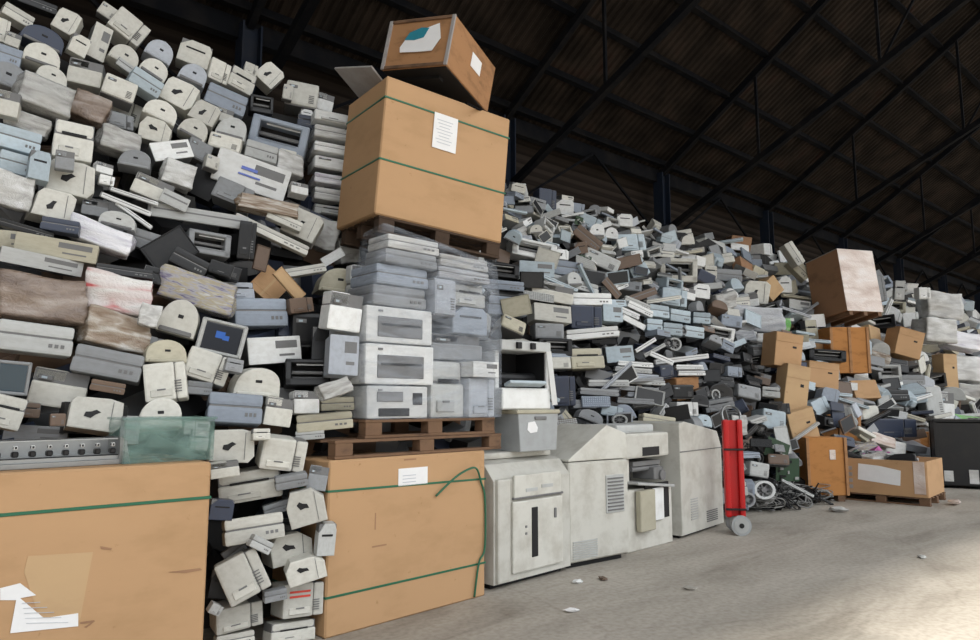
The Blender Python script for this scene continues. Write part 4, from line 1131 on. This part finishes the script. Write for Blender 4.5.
for it in range(12000):
    u = rn.random(); X = 4.9+(34-4.9)*u**1.5
    z = rn.uniform(.12 if X > 8.3 else 1.2, ridge(X)+.05)
    if X < 8.3 and z < 1.35: continue
    Y = min(8.45, surf(X, z, False))+rn.uniform(-.08, .16); p = Vector((X, Y, z)); px, py, dz = proj(p)
    if not (-20 < px < 1010 and -20 < py < 660): continue
    kd, tn = pick(KT), pick(TT); sc = 1 if X < 13 else min(1.45, 1+(X-13)*.05)
    if X < 13: sc *= .9
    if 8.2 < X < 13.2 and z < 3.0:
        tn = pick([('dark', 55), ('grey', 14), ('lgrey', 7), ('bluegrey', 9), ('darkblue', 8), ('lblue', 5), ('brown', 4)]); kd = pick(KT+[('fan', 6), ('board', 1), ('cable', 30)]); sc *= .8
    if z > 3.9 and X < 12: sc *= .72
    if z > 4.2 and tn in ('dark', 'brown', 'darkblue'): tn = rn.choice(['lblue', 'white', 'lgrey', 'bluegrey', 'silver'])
    if kd == 'cable': tn = 'cable' if rn.random() < .75 else 'cablegrey'
    if kd == 'board':
        if X > 11: continue
        tn = 'green'
    if kd == 'wrap': tn = rn.choice(['wgrey', 'wlight', 'wsilver', 'wmix'])
    if X > 14.5 and rn.random() < .08: kd, tn = 'card', rn.choice(['card', 'cardlight', 'carddark'])
    yaw = rn.gauss(0, .35); pitch = rn.gauss(-.05, .25); roll = rn.gauss(2, 16)
    if kd == 'bar': roll = rn.gauss(0, 30)
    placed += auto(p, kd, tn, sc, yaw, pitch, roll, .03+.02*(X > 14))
    if placed > 700: break
print('auto placed', placed, it)
# cables spilling on the floor beside the hand truck
for i in range(7):
    g = atz(765+i*9, 512-i*1.5); A = frame(Vector(g), 0, rn.uniform(-1, 1), 1.2 if i % 2 else 0)
    put('cable', 'cable' if i % 3 else 'cablegrey', Vector((g.x, g.y+.1, .16)), A, (.75, .35, .4 if i % 2 else .3), i)

# ---------------------------------------------------------------- what fills the heaps behind the things in front: a mass nobody could count
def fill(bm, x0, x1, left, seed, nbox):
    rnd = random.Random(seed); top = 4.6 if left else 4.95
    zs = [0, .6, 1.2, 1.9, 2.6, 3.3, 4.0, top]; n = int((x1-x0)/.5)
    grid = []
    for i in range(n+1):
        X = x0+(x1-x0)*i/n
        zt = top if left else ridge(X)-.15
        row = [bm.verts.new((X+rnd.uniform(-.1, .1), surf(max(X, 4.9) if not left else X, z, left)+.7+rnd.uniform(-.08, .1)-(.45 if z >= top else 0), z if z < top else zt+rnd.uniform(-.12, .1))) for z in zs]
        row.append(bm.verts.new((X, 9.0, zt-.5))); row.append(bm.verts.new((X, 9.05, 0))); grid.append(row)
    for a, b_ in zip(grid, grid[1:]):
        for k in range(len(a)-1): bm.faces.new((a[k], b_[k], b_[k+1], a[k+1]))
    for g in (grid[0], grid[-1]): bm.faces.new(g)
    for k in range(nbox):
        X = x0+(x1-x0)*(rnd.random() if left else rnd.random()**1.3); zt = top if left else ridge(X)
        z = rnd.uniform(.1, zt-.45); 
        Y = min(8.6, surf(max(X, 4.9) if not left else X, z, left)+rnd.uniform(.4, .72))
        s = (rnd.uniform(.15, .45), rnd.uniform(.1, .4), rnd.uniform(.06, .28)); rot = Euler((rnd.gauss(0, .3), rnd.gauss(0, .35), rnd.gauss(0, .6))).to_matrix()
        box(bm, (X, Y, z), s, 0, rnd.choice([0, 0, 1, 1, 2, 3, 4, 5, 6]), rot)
FM = ['fill', 'black', 'dark', 'grey', 'darkblue', 'brown', 'copier_dark']  # mostly dark colours stand in for shade in gaps between the things
o = ob('scrap_mass', lambda bm: fill(bm, -4.5, 4.3, True, 3, 700), FM); tag(o, 'jumble of broken casings, dark with painted gap shade, filling the tall left heap', 'scrap', kind='stuff')
o = ob('scrap_mass', lambda bm: fill(bm, 4.35, 46, False, 4, 2600), FM); tag(o, 'jumble of broken casings, dark with painted gap shade, filling the long heap behind the cabinets', 'scrap', kind='stuff')

# ---------------------------------------------------------------- litter on the floor
for i, (x, y, lab, tn) in enumerate(((578, 583, 'pale crumpled scrap lying before the vented cabinet', 'white'), (603, 580, 'dark brown lump on floor before the opened copier', 'brown'), (572, 612, 'white chip on the floor in front of the wide copier', 'paper'), (922, 558, 'small pale stone on floor before the low pallet box', 'lgrey'), (690, 590, 'tiny grey crumb in the middle of the floor', 'concrete_bit'), (955, 505, 'pinkish rag on floor behind the pallet box corner', 'wpink'), (838, 512, 'white rag by the orange crate foot', 'wlight'))):
    g = atz(x, y); bm = bmesh.new(); bmesh.ops.create_icosphere(bm, subdivisions=2, radius=.035 if i < 5 else .09)
    for v in bm.verts: v.co *= 1+.5*noise.noise(v.co*40+Vector((i, 0, 0))); v.co.z *= .45; v.co.x *= 1.6
    zmin = min(v.co.z for v in bm.verts)
    o = link('floor_litter', mesh('floor_litter', bm, [tn])); o.location = (g.x, g.y, -zmin); o.rotation_euler.z = i*1.3; tag(o, lab, 'litter')

# ---------------------------------------------------------------- labels from place and look
def zone(px, py):
    if px < 362 and (py > 462 and px > 200): return 'in the gap between the strapped cartons' if py < 545 else 'low in the gap between the strapped cartons'
    if px < 362:
        if py < 62: return 'at the very top of the left heap' if px < 100 else 'along the sloping crest of the left heap'
        if py < 125: return 'in the upper left corner of the heap' if px < 110 else ('high in the left heap' if px < 212 else 'on the heap crest left of the crate')
        if py < 212: return 'at the left edge above the beige case' if px < 110 else ('above the long grey bar' if px < 212 else ('around the large white box' if px < 312 else 'in the white stack left of large carton'))
        if py < 275: return 'just above the brown wrapped bundle' if px < 110 else ('under the long grey bar' if px < 212 else 'below the large white box')
        if py < 345: return 'beside the brown wrapped bundle' if px < 150 else ('above the small blue-screen monitor' if px < 240 else 'left of the film-wrapped pallet')
        if py < 400: return 'two rows above the long carton' if px < 140 else ('around the small blue-screen monitor' if px < 240 else 'left of the white dark-doored printers')
        return 'resting just above the long carton' if px < 205 else 'just above the gap between the cartons'
    cols = [(560, 'beside the film-wrapped pallet'), (620, 'above the vented beige cabinet'), (690, 'above the opened copier'), (760, 'above the red hand truck'), (812, 'left of the leaning cartons'), (862, 'around the tilted film-wrapped carton'), (915, 'above the low pallet box'), (2000, 'by the right photo edge')]
    c = next(t for l, t in cols if px < l)
    top = 182+(px-500)*.24
    k = (py-top)
    if k < 28: r_ = 'on the heap crest'
    elif k < 62: r_ = 'high up'
    elif k < 100: r_ = 'upper-middle'
    elif k < 140: r_ = 'mid-height'
    elif k < 185: r_ = 'lower-middle'
    else: r_ = 'low down'
    return r_+', '+c
ORD = ['leftmost', 'second from left', 'third from left', 'fourth from left', 'fifth from left', 'sixth from left', 'seventh from left', 'eighth from left', 'ninth from left', 'tenth from left', 'eleventh from left', 'twelfth from left']
G_ = {}
for rt, kd, tn, pr in ITEMS: G_.setdefault((kd, tn, zone(pr[0], pr[1])), []).append((pr[0], rt))
SHORT = {'logo': 'printer with handle hole', 'open': 'hollow opened printer', 'crtback': 'tube monitor back', 'crt': 'tube monitor', 'wrap': 'plastic-wrapped bundle', 'dome': 'arched printer', 'box': 'boxy printer', 'bar': 'narrow strip'}
for (kd, tn, zn), L in G_.items():
    L.sort(key=lambda e: e[0])
    for i, (_, rt) in enumerate(L):
        w_ = TW.get(tn, tn)+' '+SHORT.get(kd, KINDS[kd][2])
        lab = w_+' '+(ORD[min(i, 11)]+', ' if len(L) > 1 else '')+zn
        while len(lab.split()) > 16 and ' the ' in lab: lab = lab.replace(' the ', ' ', 1)
        tag(rt, lab, KINDS[kd][3], 'scrap '+KINDS[kd][3]+'s in the '+('left heap' if zn.find('heap') >= 0 and rt.location.x < 4.3 or rt.location.x < 3.6 and rt.location.y < 7.4 else 'long heap'))
print('things', len(ITEMS), 'objects', len(bpy.data.objects))

# ---------------------------------------------------------------- light
w = bpy.data.worlds.new('world'); SC.world = w; w.use_nodes = True; t = w.node_tree; bg = t.nodes['Background']
tcw = N(t, 'ShaderNodeTexCoord'); sx = N(t, 'ShaderNodeSeparateXYZ'); t.links.new(tcw.outputs['Generated'], sx.inputs[0])
rw = ramp(t, sx.outputs[2], [(0, (.13, .13, .13)), (.15, (.24, .25, .26)), (.5, (.8, .83, .86)), (.85, (1, 1, 1))]); t.links.new(rw.outputs[0], bg.inputs['Color']); bg.inputs['Strength'].default_value = 3.9
s = bpy.data.lights.new('sun', 'SUN'); s.energy = 7; s.angle = R(3.2); s.color = (1, .93, .82); so = link('sun', s)
e = R(64.9); dirv = Vector((-.12, -math.cos(e), math.sin(e))).normalized(); so.rotation_euler = dirv.to_track_quat('Z', 'Y').to_euler()
SC.view_settings.view_transform = 'Standard'; SC.view_settings.look = 'None'; SC.view_settings.gamma = 1; SC.view_settings.use_curve_mapping = False
SC.view_settings.exposure = -.17
SC.cycles.max_bounces = 6; SC.cycles.transparent_max_bounces = 8; SC.cycles.use_denoising = True
